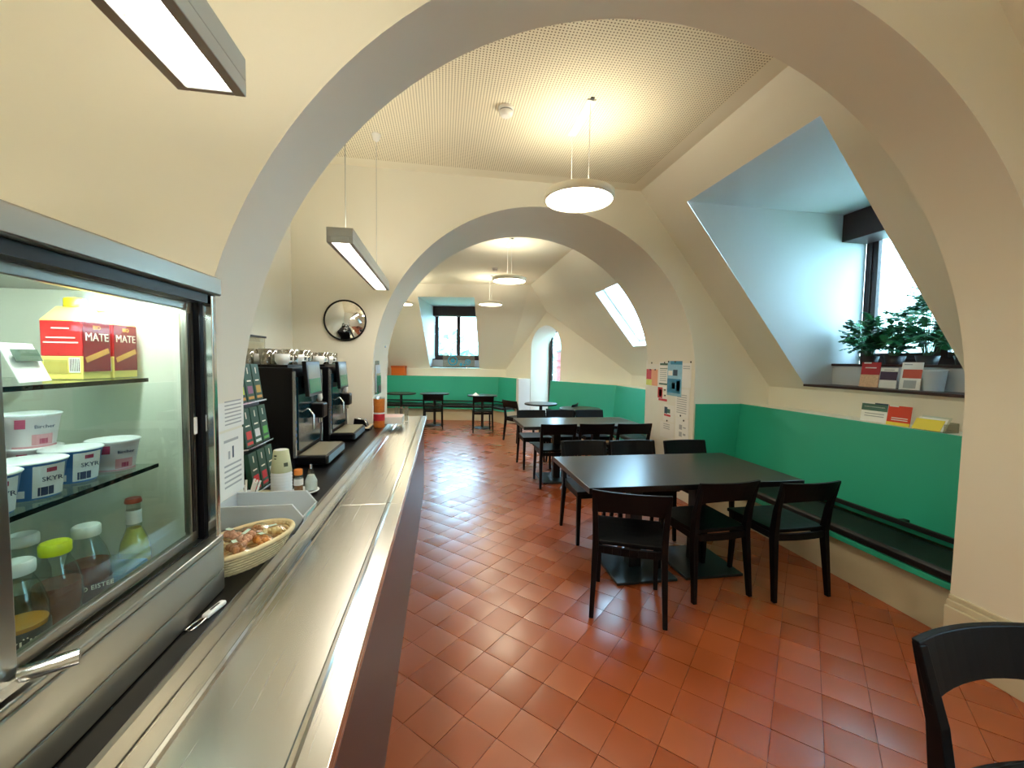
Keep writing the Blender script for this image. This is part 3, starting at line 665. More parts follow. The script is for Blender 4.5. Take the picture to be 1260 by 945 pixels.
q = MB(); q.box(-1.25, XS0 - .0125, YC0, A1Y[0] - .003, ZR - .01, ZW); q.build('worktop', M_WORKTOP, t, bevel=.002)
q = MB(); q.box(-.738, XS0 - .0125, A1Y[0] - .002, A1Y[1] + .002, ZR - .01, ZW).box(XL1 + .003, XS0 - .0125, A1Y[1] + .003, A2Y[0] - .003, ZR - .01, ZW).box(-.628, XS0 - .0125, A2Y[0] - .002, 4.42, ZR - .01, ZW); q.build('worktop', M_WORKTOP, t)
q = MB(); q.box(XL1 + .01, -.76, A1Y[1] + .01, A2Y[0] - .01, 0, ZR - .011); q.build('back_cabinet', M_PANEL, t)
q = MB(); q.box(-1.2, -.76, YC0, A1Y[0] - .01, 0, ZR - .011); q.build('back_cabinet', M_PANEL, t)

# ------------------------------------------------------------------ display fridge
FX = -.552; FY1 = 1.152; FY0 = -.55; XB = -1.06
fr = thing('display_fridge', 'steel display fridge with sliding glass doors on the counter', 'fridge', (-.8, .3, ZW))
M_INNER = mat('pale_fridge_lining', (214, 220, 206), .22, var=.02)
MB().box(XB, FX, FY0, FY1, ZW + .001, .955).box(FX - .014, FX, FY0, FY1, .955, 1.03).build('lower_panel', M_STEEL2, fr, bevel=.004)
MB().box(FX - .062, FX, FY0, FY1, 1.031, 1.044).build('sill', M_STEEL2, fr, bevel=.003)
MB().box(FX - .030, FX - .027, FY0, FY1, 1.0445, 1.0475).build('door_track', M_BLACKPLASTIC, fr)
MB().box(XB, FX + .004, FY0, FY1 + .008, 1.65, 1.694).build('hood', M_STEEL2, fr, bevel=.004)
MB().box(FX - .065, FX - .01, FY0, FY1 - .03, 1.628, 1.6495).build('upper_track', M_BLACKPLASTIC, fr)
MB().box(FX - .028, FX - .004, FY1 - .022, FY1 - .004, 1.045, 1.6495).build('corner_post', M_CHROME, fr, bevel=.003)
MB().box(FX - .05, FX - .03, FY1 - .03, FY1 - .006, 1.045, 1.6495).build('corner_seal', M_BLACKPLASTIC, fr)
MB().box(XB, FX - .055, FY1 - .008, FY1, .956, 1.6495).build('side_panel', M_INNER, fr)
MB().box(XB, XB + .012, FY0, FY1 - .009, .956, 1.6495).build('back_panel', M_INNER, fr)
MB().box(XB + .013, FX - .065, FY0, FY1 - .009, .9555, .962).build('inner_floor', M_STEEL, fr)
MB().box(-.70, -.675, .10, FY1 - .03, 1.632, 1.649).build('light_strip', emitter('fridge_led', (.95, 1.0, .95), 26.0), fr)
def door(x, y0, y1, nm):
    d = MB().box(x - .016, x, y0, y0 + .034, 1.05, 1.627).box(x - .016, x, y1 - .026, y1, 1.05, 1.627).box(x - .016, x, y0 + .034, y1 - .026, 1.05, 1.070).box(x - .016, x, y0 + .034, y1 - .026, 1.608, 1.627).build('sliding_door', M_STEEL2, fr, bevel=.002)
    MB().box(x - .010, x - .006, y0 + .034, y1 - .026, 1.0705, 1.6075).build('glass_pane', M_FRIDGEGLASS, d)
    return d
dr_ = door(-.592, .575, 1.118, 'r'); dl = door(-.570, .05, .648, 'l')
MB().box(-.609, -.590, 1.093, 1.104, 1.075, 1.60).build('door_seal', M_BLACKPLASTIC, dr_)
MB().box(-.5915, -.587, 1.104, 1.116, 1.31, 1.352).build('finger_grip', M_WHITE, dr_, bevel=.002)
q = MB(); q.box(-.570, -.560, .60, .66, 1.049, 1.064).tube([(-.565, .645, 1.062), (-.535, .655, 1.066), (-.512, .668, 1.066)], .011, 10); q.build('door_lock', M_CHROME, fr)
for z, x0, x1 in ((1.448, -.66, -.94), (1.252, -.645, -.94)):
    s_ = MB().box(x1, x0, FY0, 1.062, z - .008, z).build('glass_shelf', M_FRIDGEGLASS, fr)
    MB().box(x0 + .0005, x0 + .003, FY0, 1.062, z - .008, z + .0005).build('shelf_edge', mat('dark_glass_edge', (16, 40, 44), .15), s_)
    MB().box(x1 - .02, x1, FY0, 1.10, z - .02, z - .0085).build('shelf_bracket', M_STEEL2, s_)

# --- cartons on the upper shelf
M_RED = mat('carton_red', (206, 38, 40), .4, var=.04); M_DRED = mat('carton_dark_red', (134, 22, 34), .4); M_YEL = mat('carton_yellow', (242, 226, 120), .4); M_CAPY = mat('cap_yellow', (246, 220, 40), .35); M_CREAM = mat('print_cream', (250, 240, 220), .5); M_PRINT = mat('print_dark', (60, 40, 40), .6); M_GOLD = mat('print_gold', (214, 160, 80), .5)
def carton(x1, y0, label, capm):
    w, h, z = .072, .118, 1.4485; x0, y1 = x1 - w, y0 + w; xm, ym = (x0 + x1) / 2, (y0 + y1) / 2
    t = thing('drink_carton', label, 'carton', (xm, ym, z), 'drink cartons in the fridge')
    MB().box(x0, x1, y0, y1, z, z + h * .40).build('lower_body', M_YEL, t, bevel=.002)
    MB().box(x0, x1, y0, y1, z + h * .40, z + h).build('upper_body', M_RED, t, bevel=.002)
    q = MB(); c = z + h; q.add([(x0, y0, c), (x1, y0, c), (x1, y1, c), (x0, y1, c), (x0 + .012, ym - .012, c + .03), (x1 - .012, ym - .012, c + .03), (x1 - .012, ym + .012, c + .03), (x0 + .012, ym + .012, c + .03)], [(0, 1, 5, 4), (1, 2, 6, 5), (2, 3, 7, 6), (3, 0, 4, 7), (4, 5, 6, 7)]); q.build('gable_top', M_YEL, t)
    MB().lathe([(.017, 0), (.017, .016), (.015, .018)], (xm, ym, c + .0305), 20).build('screw_cap', capm, t)
    f = MB().box(x1 + .0003, x1 + .0012, y0 + .002, y1 - .002, z + .016, z + h - .001).build('front_print', M_DRED, t)
    text('MATE', .0235, (x1 + .0016, ym, z + h * .73), (0, 1, 0), (0, 0, 1), M_CREAM, f, squash=1.0); text('BIO', .012, (x1 + .0016, ym, z + h * .90), (0, 1, 0), (0, 0, 1), M_GOLD, f)
    plate((x1 + .0013, ym, z + h * .42), (0, 1, .35), (0, -.35, 1), .062, .011, .0005).build('stripe', M_GOLD, f)
    MB().box(x0 + .006, x0 + .046, y0 - .0012, y0 - .0004, z + .012, z + .040).build('ingredients_print', mat('print_olive', (190, 176, 90), .6), t)
    b = MB().box(x0 + .049, x1 - .004, y0 - .0012, y0 - .0004, z + .014, z + .044).build('barcode_print', M_PAPER, t)
    for k in range(6): MB().box(x0 + .051 + k * .003, x0 + .0522 + k * .003, y0 - .0016, y0 - .0013, z + .017, z + .042).build('barcode_bar', M_PRINT, b)
    for zz, a in ((.70, .05), (.62, .06), (.86, .03)): MB().box(xm - a / 2, xm + a / 2, y0 - .0012, y0 - .0004, z + h * zz, z + h * zz + .0025).build('text_line', M_CREAM, t)
carton(-.715, .968, 'red and yellow mate drink carton with yellow cap, fully in view on the upper shelf', M_CAPY)
carton(-.715, 1.052 - .004, 'red and yellow mate drink carton with pale cap, nearer the fridge side', M_CREAM)
# price card
t = thing('price_card', 'white folded price card with dark green print on the upper fridge shelf', 'card', (-.75, .86, 1.4485))
c0_ = Vector((-.71, .845, 1.4485)); plate(c0_ + Vector((0, 0, .035)), (-.25, 1, 0), (-.35, -.1, 1), .085, .07, .0015).build('card', M_PAPER, t)
plate(c0_ + Vector((.003, 0, .048)), (-.25, 1, 0), (-.35, -.1, 1), .07, .022, .0006).build('print', mat('print_green', (40, 70, 52), .6), t)

# --- yoghurt cups
M_SKYR = mat('skyr_blue', (60, 120, 190), .4, var=.2, vscale=40); M_PINKY = mat('bircher_white', (236, 226, 230), .45, var=.06, vscale=30); M_LID = mat('foil_lid_white', (238, 240, 244), .35); M_NAVY = mat('print_navy', (24, 50, 96), .5); M_BERRY = mat('print_berry', (176, 60, 96), .5); M_ROSE = mat('print_rose', (226, 160, 170), .5)
def cup(x, y, z, kind, label, h=.062, r=.044):
    t = thing('yoghurt_cup', label, 'yoghurt', (x, y, z), 'yoghurt cups in the fridge')
    m = M_SKYR if kind == 'skyr' else M_PINKY
    MB().lathe([(r * .76, 0), (r * .78, .003), (r * .97, h - .004), (r, h - .003), (r, h)], (x, y, z), 28).build('cup', m, t)
    MB().lathe([(r * 1.03, 0), (r * 1.05, .0015), (r, .003)], (x, y, z + h + .0003), 28).build('foil_lid', M_LID, t)
    d = Vector((-x, -y, 0)).normalized(); d = (Matrix.Rotation(math.radians(18), 3, 'Z') @ d); rt = Vector((-d.y, d.x, 0))
    n = d; tl = Vector((.21 * n.x, .21 * n.y, 0)) * 0
    def face(u, v): rr = r * (.78 + .19 * v); a = u / rr; dd = Matrix.Rotation(a, 3, 'Z') @ d; return Vector((x, y, z + h * v)) + dd * (rr + .0012)
    def patch(u0, u1, v0, v1, nm, mm):
        q = MB(); k = 5; vs = []
        for i in range(k + 1):
            u = u0 + (u1 - u0) * i / k; vs += [face(u, v0), face(u, v1)]
        q.add(vs, [(2 * i, 2 * i + 2, 2 * i + 3, 2 * i + 1) for i in range(k)]); q.build(nm, mm, t)
    if kind == 'skyr':
        patch(-.012, .034, .06, .94, 'label_print', M_LID)
        text('SKYR', .0112, face(.011, .55) + d * .002, rt, (0, 0, 1), M_NAVY, t); patch(-.006, .014, .1, .34, 'berry_print', M_NAVY); patch(.004, .018, .74, .86, 'brand_block', M_BERRY); patch(-.044, -.02, .1, .3, 'barcode_print', M_LID)
    else:
        patch(-.032, -.018, .62, .9, 'brand_block', M_BERRY); text('Bircher', .0095, face(.006, .66) + d * .002, rt, (0, 0, 1), M_NAVY, t); patch(-.01, .02, .08, .42, 'fruit_print', M_ROSE); patch(0, .012, .12, .28, 'fruit_print', M_BERRY); patch(-.036, .034, .0, .06, 'rim_print', M_ROSE)
z2 = 1.2525
cup(-.70, .835, z2, 'skyr', 'blue skyr cup at the shelf edge, nearest the steel door stile'); cup(-.715, .935, z2, 'skyr', 'blue skyr cup next to the pink muesli cup'); cup(-.705, 1.024, z2, 'bircher', 'single white and pink muesli cup at the end of the lower shelf')
cup(-.79, .80, z2, 'skyr', 'blue skyr cup in the second row behind the shelf edge'); cup(-.80, .955, z2, 'bircher', 'white and pink muesli cup at the bottom of the taller stack'); cup(-.80, .955, z2 + .0655, 'bircher', 'white and pink muesli cup on top of the taller stack')
cup(-.82, .86, z2, 'bircher', 'white and pink muesli cup at the bottom of the stack by the door stile'); cup(-.82, .86, z2 + .0655, 'bircher', 'white and pink muesli cup on top of the stack by the door stile'); cup(-.69, .74, z2, 'skyr', 'blue skyr cup half hidden by the steel door stile')
# foil wrapped sandwiches behind
def wrap(x, y, z, a, col, label):
    q = MB(); n, m = 10, 6; vs = []; fs = []; rr = random.Random(int(x * 1000))
    for i in range(n + 1):
        for j in range(m):
            u = i / n * 2 - 1; t_ = 2 * math.pi * j / m; k = (1 - u ** 6) * .8 + .2; rad = .028 * k + rr.uniform(-.003, .003)
            vs.append(Vector((u * .075, math.cos(t_) * rad, math.sin(t_) * rad * (.75 if abs(u) < .8 else .15))))
    for i in range(n):
        for j in range(m): fs.append((i * m + j, (i + 1) * m + j, (i + 1) * m + (j + 1) % m, i * m + (j + 1) % m))
    fs += [tuple(range(m)), tuple(range((n + 1) * m - 1, n * m - 1, -1))]
    R = Matrix.Rotation(a, 3, 'Z') @ Matrix.Rotation(0, 3, 'Y'); q.add([R @ v + Vector((x, y, z + .024)) for v in vs], fs, True)
    o = q.build('wrapped_sandwich', col, fix=True); o['label'] = label; o['category'] = 'sandwich'
wrap(-.90, 1.02, 1.2525, .5, mat('silver_film', (190, 196, 196), .2, .6, var=.2, vscale=30), 'silver wrapped sandwich behind the muesli cups'); wrap(-.90, .74, 1.2525, .3, mat('pink_film', (206, 150, 146), .3, var=.3, vscale=40), 'pinkish wrapped sandwich behind the stacked muesli cups')
# --- bottles on the fridge floor
zf = .9625
def bottle(x, y, label, liquid, cap, band=None, words=None, h=.218, fill=.62):
    t = thing('drink_bottle', label, 'bottle', (x, y, zf), 'plastic bottles in the fridge'); R = .033
    prof = [(R * .85, 0), (R, .008), (R, h * .34), (R * .90, h * .42), (R * .90, h * .46), (R, h * .54), (R * .98, h * .66), (R * .78, h * .78), (.0175, h * .87), (.0165, h - .022)]
    MB().lathe(prof, (x, y, zf), 28).build('bottle_body', M_PET, t)
    pl = [(max(.001, r - .0015), z + .001) for r, z in prof if z <= h * fill]; MB().lathe(pl, (x, y, zf), 28).build('liquid', liquid, t)
    MB().lathe([(.0195, 0), (.0205, .003), (.0205, .017), (.018, .020)], (x, y, zf + h - .0215), 26).build('screw_cap', cap, t)
    if band:
        MB().lathe([(R + .0006, h * .14), (R + .0010, h * .16), (R + .0010, h * .50), (R + .0006, h * .52)], (x, y, zf), 28, cap=False).build('label_band', band, t)
    if words:
        d = Matrix.Rotation(math.radians(12), 3, 'Z') @ Vector((-x, -y, 0)).normalized(); rt = Vector((-d.y, d.x, 0))
        for wd_, hh, sz in words: text(wd_, sz, Vector((x, y, zf + h * hh)) + d * (R + .0025), rt, (0, 0, 1), M_CREAM, t)
M_TEA = mat('iced_tea', (124, 60, 36), .15, var=.1); M_AMBER = mat('apple_drink', (228, 150, 28), .15, var=.1); M_WATER = mat('pale_drink', (196, 196, 180), .15); M_CAPW = mat('cap_white', (232, 236, 236), .4); M_CAPL = mat('cap_lime', (224, 236, 40), .4); M_DKGREEN = mat('label_dark_green', (26, 44, 40), .5); M_DKRED = mat('label_maroon', (58, 24, 30), .5)
bottle(-.648, .742, 'plastic bottle of amber drink with white cap and dark label', M_AMBER, M_CAPW, M_DKGREEN, (('ZÜRI', .43, .022),))
bottle(-.652, .812, 'plastic bottle of dark iced tea with lime cap, second from the door stile', M_TEA, M_CAPL, None, None, fill=.7)
bottle(-.660, .886, 'plastic bottle of iced tea with white cap and maroon label', M_TEA, M_CAPW, M_DKRED, (('BIO EISTEE', .49, .0115), ('VIVI', .34, .020)), fill=.66)
bottle(-.722, .755, 'plastic bottle with lime cap behind the amber drink', M_WATER, M_CAPL, M_DKGREEN); bottle(-.735, .855, 'plastic bottle with white cap behind the lime capped iced tea', M_WATER, M_CAPW); bottle(-.722, .69, 'plastic bottle with white cap hidden behind the steel door stile', M_TEA, M_CAPW)
# glass bottle
x, y = -.675, 1.03; t = thing('glass_bottle', 'slim clear glass bottle of yellow lemonade with red crown cap', 'bottle', (x, y, zf))
MB().lathe([(.026, 0), (.028, .005), (.028, .10), (.024, .125), (.0135, .155), (.012, .20), (.0125, .212)], (x, y, zf), 26).build('glass_body', M_PET, t)
MB().lathe([(.025, .002), (.0268, .006), (.0268, .10), (.0228, .124), (.0125, .154)], (x, y, zf), 26).build('liquid', mat('lemonade', (222, 214, 110), .15), t)
MB().lathe([(.0150, .211), (.0155, .214), (.0135, .221)], (x, y, zf), 20).build('crown_cap', mat('crown_red', (170, 70, 50), .35, .4), t)
MB().lathe([(.0290, .03), (.0290, .08)], (x, y, zf), 26, cap=False).build('label_band', mat('label_peach', (226, 190, 160), .5, var=.2, vscale=60), t)
MB().lathe([(.0138, .165), (.0138, .195)], (x, y, zf), 26, cap=False).build('neck_label', M_PAPER, t)
def tray(x, y, label, z=zf):
    t = thing('lidded_tray', label, 'food tray', (x, y, z))
    MB().box(x - .045, x + .04, y - .04, y + .04, z, z + .045).build('tray', mat('blue_tray', (60, 120, 160), .3), t, bevel=.006); MB().box(x - .047, x + .042, y - .042, y + .042, z + .0455, z + .055).build('clear_lid', M_PET, t, bevel=.003)
tray(-.665, .955, 'blue food tray with clear lid on the fridge floor'); tray(-.665, .955, 'blue food tray with clear lid stacked on another in the fridge', zf + .0555)

# ------------------------------------------------------------------ things on the worktop
zt_ = ZW + .0006
# serving knife
t = thing('serving_tongs', 'tongs with white handle lying on the black worktop beside the fridge', 'tongs', (-.535, 1.01, zt_))
a = Vector((-.519, 1.075, zt_ + .006)); b = Vector((-.531, 1.015, zt_ + .006)); MB().bar(a, b, .016, .011).build('handle', M_CAPW, t, bevel=.004); MB().bar(a + Vector((0, 0, .0058)) * 1 + (b - a) * .25, a + Vector((0, 0, .0058)) + (b - a) * .7, .004, .0012).build('handle_print', M_DARKGREY, t)
q = MB(); q.tube([b + Vector((-.004, 0, -.002)), Vector((-.545, .995, zt_ + .003)), Vector((-.548, .972, zt_ + .003)), Vector((-.535, .972, zt_ + .003)), Vector((-.529, .995, zt_ + .003)), b + Vector((.004, 0, -.002))], .0025, 8); q.build('wire_loop', M_CHROME, t)
# basket with snacks: boat shaped wicker
bx, by = -.575, 1.305; BA, BB = .118, .062
t = thing('wicker_basket', 'oval pale wicker basket of packaged snacks on the worktop', 'basket', (bx, by, zt_)); M_WICK = mat('wicker', (224, 206, 160), .6, var=.15, vscale=60)
ang = math.radians(62); er = Vector((math.cos(ang), math.sin(ang), 0)); es = Vector((-er.y, er.x, 0)); BA, BB = .150, .088
def bp(th, k, z):
    c, s = math.cos(th), math.sin(th); c = math.copysign(abs(c) ** .9, c); return Vector((bx, by, zt_ + z)) + er * (c * BA * k) + es * (s * BB * k)
H = .062; nl = 7
for lv in range(nl):
    z = .004 + (H - .008) * lv / (nl - 1); k = .72 + .28 * (lv / (nl - 1)) ** .8; n = 72
    pts = [bp(2 * math.pi * i / n, k + (.016 if (i + lv) % 2 else -.012), z) for i in range(n + 1)]
    MB().tube(pts, .0056, 6).build('wicker_strand', M_WICK, t)
MB().tube([bp(2 * math.pi * i / 48, 1.03, H) for i in range(49)], .0075, 8).build('rim', M_WICK, t)
q = MB(); vs = [bp(2 * math.pi * i / 40, .72, .002) for i in range(40)]; q.add(vs, [tuple(range(40))]); vs2 = [bp(2 * math.pi * i / 40, .97, H - .006) for i in range(40)]
q.add(vs + vs2, [(i, (i + 1) % 40, 40 + (i + 1) % 40, 40 + i) for i in range(40)]); q.build('lining', mat('wicker_inner', (196, 160, 100), .7, var=.2, vscale=50), t)
M_SN = [mat('snack_orange', (226, 150, 60), .5, var=.35, vscale=60), mat('snack_brown', (168, 110, 50), .5, var=.35, vscale=50), mat('snack_cream', (238, 214, 160), .5, var=.25, vscale=60), mat('snack_pink', (226, 170, 140), .5, var=.35, vscale=70)]
M_FILM = glass('snack_film', (246, 246, 242), .15, .35); M_SGREEN = mat('sticker_green', (196, 222, 206), .6)
rr = random.Random(5); k = 0
for (u, v) in ((-.62, .1), (-.35, -.42), (-.28, .40), (-.02, -.05), (.22, -.42), (.3, .35), (.55, -.02), (.05, .6)):
    c = Vector((bx, by, zt_ + H - .012 + (.010 if k % 2 else 0))) + er * u * BA + es * v * BB; a_ = rr.uniform(0, 3.1)
    e1 = Vector((math.cos(a_), math.sin(a_), rr.uniform(-.15, .3))).normalized(); e2 = Vector((0, 0, 1)).cross(e1).normalized()
    s_ = thing('snack_packet', ['clear wrapped orange snack packet in the wicker basket', 'clear wrapped brown bar packet in the wicker basket', 'clear wrapped cream snack packet in the wicker basket', 'clear wrapped pinkish snack packet in the wicker basket'][k % 4], 'snack', c, 'snack packets in the basket')
    q = MB(); n = 26
    for i in range(n):
        p = c + e1 * rr.uniform(-.03, .03) + e2 * rr.uniform(-.014, .014) + Vector((0, 0, rr.uniform(0, .008))); r_ = rr.uniform(.006, .010)
        q.lathe([(0, -r_), (r_ * .7, -r_ * .7), (r_, 0), (r_ * .7, r_ * .7), (0, r_)], p, 7)
    q.build('snack_pieces', M_SN[k % 4], s_)
    q = MB(); vs = []; n = 8
    for i in range(n + 1):
        for j in range(5):
            uu, vv = i / n * 2 - 1, j / 4 * 2 - 1; vs.append(c + e1 * uu * .05 + e2 * vv * .026 + Vector((0, 0, .006 + .013 * (1 - uu ** 4) * (1 - vv ** 2) + rr.uniform(-.002, .002))))
    q.add(vs, [(i * 5 + j, (i + 1) * 5 + j, (i + 1) * 5 + j + 1, i * 5 + j + 1) for i in range(n) for j in range(4)], True); q.build('film', M_FILM, s_)
    if k % 3 != 2:
        nn_ = e1.cross(e2); plate(c + Vector((0, 0, .021)) + e1 * .012, e1, e2, .024, .012, .0006).build('sticker', M_SGREEN, s_)
    k += 1
# grey storage bin, open to the front
t = thing('storage_bin', 'light grey open fronted plastic storage bin behind the basket', 'bin', (-.6, 1.57, zt_)); M_BIN = mat('grey_bin_plastic', (190, 198, 202), .4)
x0, x1, y0, y1, h = -.735, -.462, 1.475, 1.625, .105
q = MB(); q.box(x0, x1 - .03, y0, y1, zt_, zt_ + .004); q.box(x0, x0 + .004, y0, y1, zt_, zt_ + h)
for y in (y0, y1 - .004): q.prism([(x0, y, zt_), (x1 - .03, y, zt_), (x1, y, zt_ + .045), (x1, y, zt_ + .06), (x1 - .035, y, zt_ + h), (x0, y, zt_ + h)], (0, .004, 0))
q.prism([(x1 - .03, y0, zt_), (x1, y0, zt_ + .045), (x1, y0, zt_ + .06), (x1 - .004, y0, zt_ + .06), (x1 - .004, y0, zt_ + .047), (x1 - .034, y0, zt_ + .004)], (0, y1 - y0, 0)); q.build('bin_shell', M_BIN, t)
for y in (y0 - .005, y1 + .0005): MB().prism([(x0, y, zt_ + h - .012), (x1 - .037, y, zt_ + h - .012), (x1 - .003, y, zt_ + .052), (x1 + .002, y, zt_ + .058), (x1 - .034, y, zt_ + h), (x0, y, zt_ + h)], (0, .0045, 0)).build('rim', M_BIN, t)
plate((x1 + .0012, (y0 + y1) / 2, zt_ + .0525), (0, 1, 0), (0, 0, 1), .09, .010, .0006).build('label_strip', mat('pale_blue_label', (150, 206, 214), .5), t)
# sugar stick cup
x, y = -.772, 1.775; t = thing('sugar_stick_cup', 'white cup full of sugar sticks beside the tea rack', 'cup', (x, y, zt_))
MB().lathe([(.026, 0), (.034, .06), (.033, .06), (.025, .004)], (x, y, zt_), 24, cap=False).build('cup', M_CAPW, t)
for k in range(18):
    a = k * 2.4; rr_ = .008 + .016 * (k % 3) / 2; p = Vector((x + rr_ * math.cos(a), y + rr_ * math.sin(a), zt_ + .006)); MB().bar(p, p + Vector((math.cos(a) * .03, math.sin(a) * .03, .095)), .007, .004).build('sugar_stick', M_PAPER, t)
o = MB().lathe([(.024, 0), (.031, .038), (.030, .038), (.023, .003)], (-.735, 1.845, zt_), 24).build('paper_cup', mat('pale_olive_cup', (206, 204, 170), .5, var=.15, vscale=40), label='small pale paper cup behind the sugar sticks', category='cup')
# paper cups
x, y = -.672, 1.875; t = thing('paper_cup_stack', 'stack of white paper cups on the worktop', 'cup stack', (x, y, zt_))
for k in range(9): MB().lathe([(.0415, 0), (.0418, .002), (.0385, .0125)], (x, y, zt_ + k * .0128), 30).build('cup_rim', M_CAPW, t)
z = zt_ + 9 * .0128 + .0005; t = thing('upturned_cup', 'pale green printed paper cup upside down on the cup stack', 'cup', (x, y, z))
MB().lathe([(.040, 0), (.0405, .004), (.029, .092), (.028, .092)], (x, y, z), 30).build('cup_wall', mat('sage_cup', (190, 196, 160), .5), t); MB().lathe([(.026, .0925), (.026, .0935)], (x, y, z), 30).build('cup_bottom', M_CAPW, t)
for a_, zz, w_, h_ in ((-.75, .034, .017, .016), (-1.95, .072, .012, .007), (-1.95, .060, .010, .004), (2.2, .05, .015, .015)):
    d = Vector((math.cos(a_), math.sin(a_), 0)); rw = .0405 - .0115 * zz / .092; plate(Vector((x, y, z + zz)) + d * (rw - .0002), (-d.y, d.x, 0), (-d.x * .125, -d.y * .125, 1), w_, h_, .0008).build('leaf_print', MATS.get('cup_print') or mat('cup_print', (70, 78, 62), .6), t)
# saucer with condiments
x, y = -.600, 1.94; o = MB().lathe([(.02, 0), (.03, .002), (.058, .010), (.060, .012), (.056, .0125), (.03, .005)], (x, y, zt_), 32).build('saucer', M_CAPW, label='white saucer carrying the spice and sugar shakers', category='saucer')
zz = zt_ + .0065; t = thing('spice_shaker', 'small clear spice shaker with orange cap on the saucer', 'shaker', (x - .022, y - .012, zz)); MB().lathe([(.018, 0), (.019, .003), (.019, .07), (.015, .078)], (x - .022, y - .012, zz), 20).build('jar', M_PET, t); MB().lathe([(.0165, .002), (.0175, .03)], (x - .022, y - .012, zz), 20).build('contents', mat('cinnamon', (150, 100, 60), .8), t); MB().lathe([(.0195, .034), (.0195, .062)], (x - .022, y - .012, zz), 20, cap=False).build('label_band', M_PAPER, t); MB().lathe([(.017, .0785), (.0175, .10), (.015, .103)], (x - .022, y - .012, zz), 20).build('cap', mat('cap_orange', (226, 130, 40), .4), t)
t = thing('sugar_dispenser', 'faceted glass sugar dispenser with white sugar on the saucer', 'shaker', (x + .022, y + .014, zz)); MB().lathe([(.02, 0), (.027, .004), (.027, .05), (.012, .088), (.011, .1)], (x + .022, y + .014, zz), 8, smooth=False).build('jar', M_PET, t); MB().lathe([(.019, .002), (.025, .005), (.025, .045), (.014, .07)], (x + .022, y + .014, zz), 16).build('sugar', M_CAPW, t); MB().tube([(x + .022, y + .014, zz + .10), (x + .022, y + .014, zz + .118)], .005, 8).build('spout', M_CHROME, t)

# --- tea rack leaning back, facing the customers
t = thing('tea_rack', 'leaning rack of dark green tea packets beside the coffee machine', 'rack', (-.86, 1.98, zt_)); M_TG = mat('packet_dark_green', (18, 66, 46), .4, var=.1)
lean = Vector((-.14, 0, 1)).normalized(); RB = Vector((-.80, 1.865, zt_ + .004)); RW = .255; RH = .57; nrm = Vector((0, 1, 0)).cross(lean)  # outward +X
MB().prism([RB, RB + Vector((0, RW, 0)), RB + Vector((0, RW, 0)) + lean * RH, RB + lean * RH], -nrm * .02).build('rack_back', M_BLACKPLASTIC, t)
cols = [[(200, 40, 40), (200, 40, 40), (220, 220, 220)], [(210, 60, 50), (225, 225, 225), (90, 170, 70)], [(214, 226, 60), (150, 90, 120), (190, 150, 60)]]
for row in range(3):
    for c_ in range(3):
        b0 = RB + lean * (.02 + row * .19) + Vector((0, .008 + c_ * .082, 0)) + nrm * .004; w = .074; h = .165
        pk = MB().prism([b0, b0 + Vector((0, w, 0)), b0 + Vector((0, w, 0)) + lean * h, b0 + lean * h], nrm * .022).build('tea_packet', M_TG, t, bevel=.002)
        f0 = b0 + nrm * .0225
        pm = mat('tea_print_%d%d' % (row, c_), cols[row][c_], .5)
        plate(f0 + Vector((0, w / 2, 0)) + lean * .05, (0, 1, 0), lean, w * .62, .034, .0006).build('flavour_print', pm, pk); plate(f0 + Vector((0, w / 2, 0)) + lean * .135, (0, 1, 0), lean, .007, .028, .0006).build('logo_print', M_CREAM, pk); plate(f0 + Vector((0, w / 2, 0)) + lean * .09, (0, 1, 0), lean, w * .5, .006, .0006).build('name_print', M_CREAM, pk)
        plate(f0 + Vector((0, w / 2, 0)) + lean * .015, (0, 1, 0), lean, w * .7, .012, .0006).build('flavour_print', M_GOLD if row == 2 else pm, pk)
    MB().prism([RB + lean * (.012 + row * .19) + nrm * .001, RB + lean * (.012 + row * .19) + Vector((0, RW, 0)) + nrm * .001, RB + lean * (.018 + row * .19) + Vector((0, RW, 0)) + nrm * .001, RB + lean * (.018 + row * .19) + nrm * .001], nrm * .034).build('rack_ledge', M_CHROME, t)

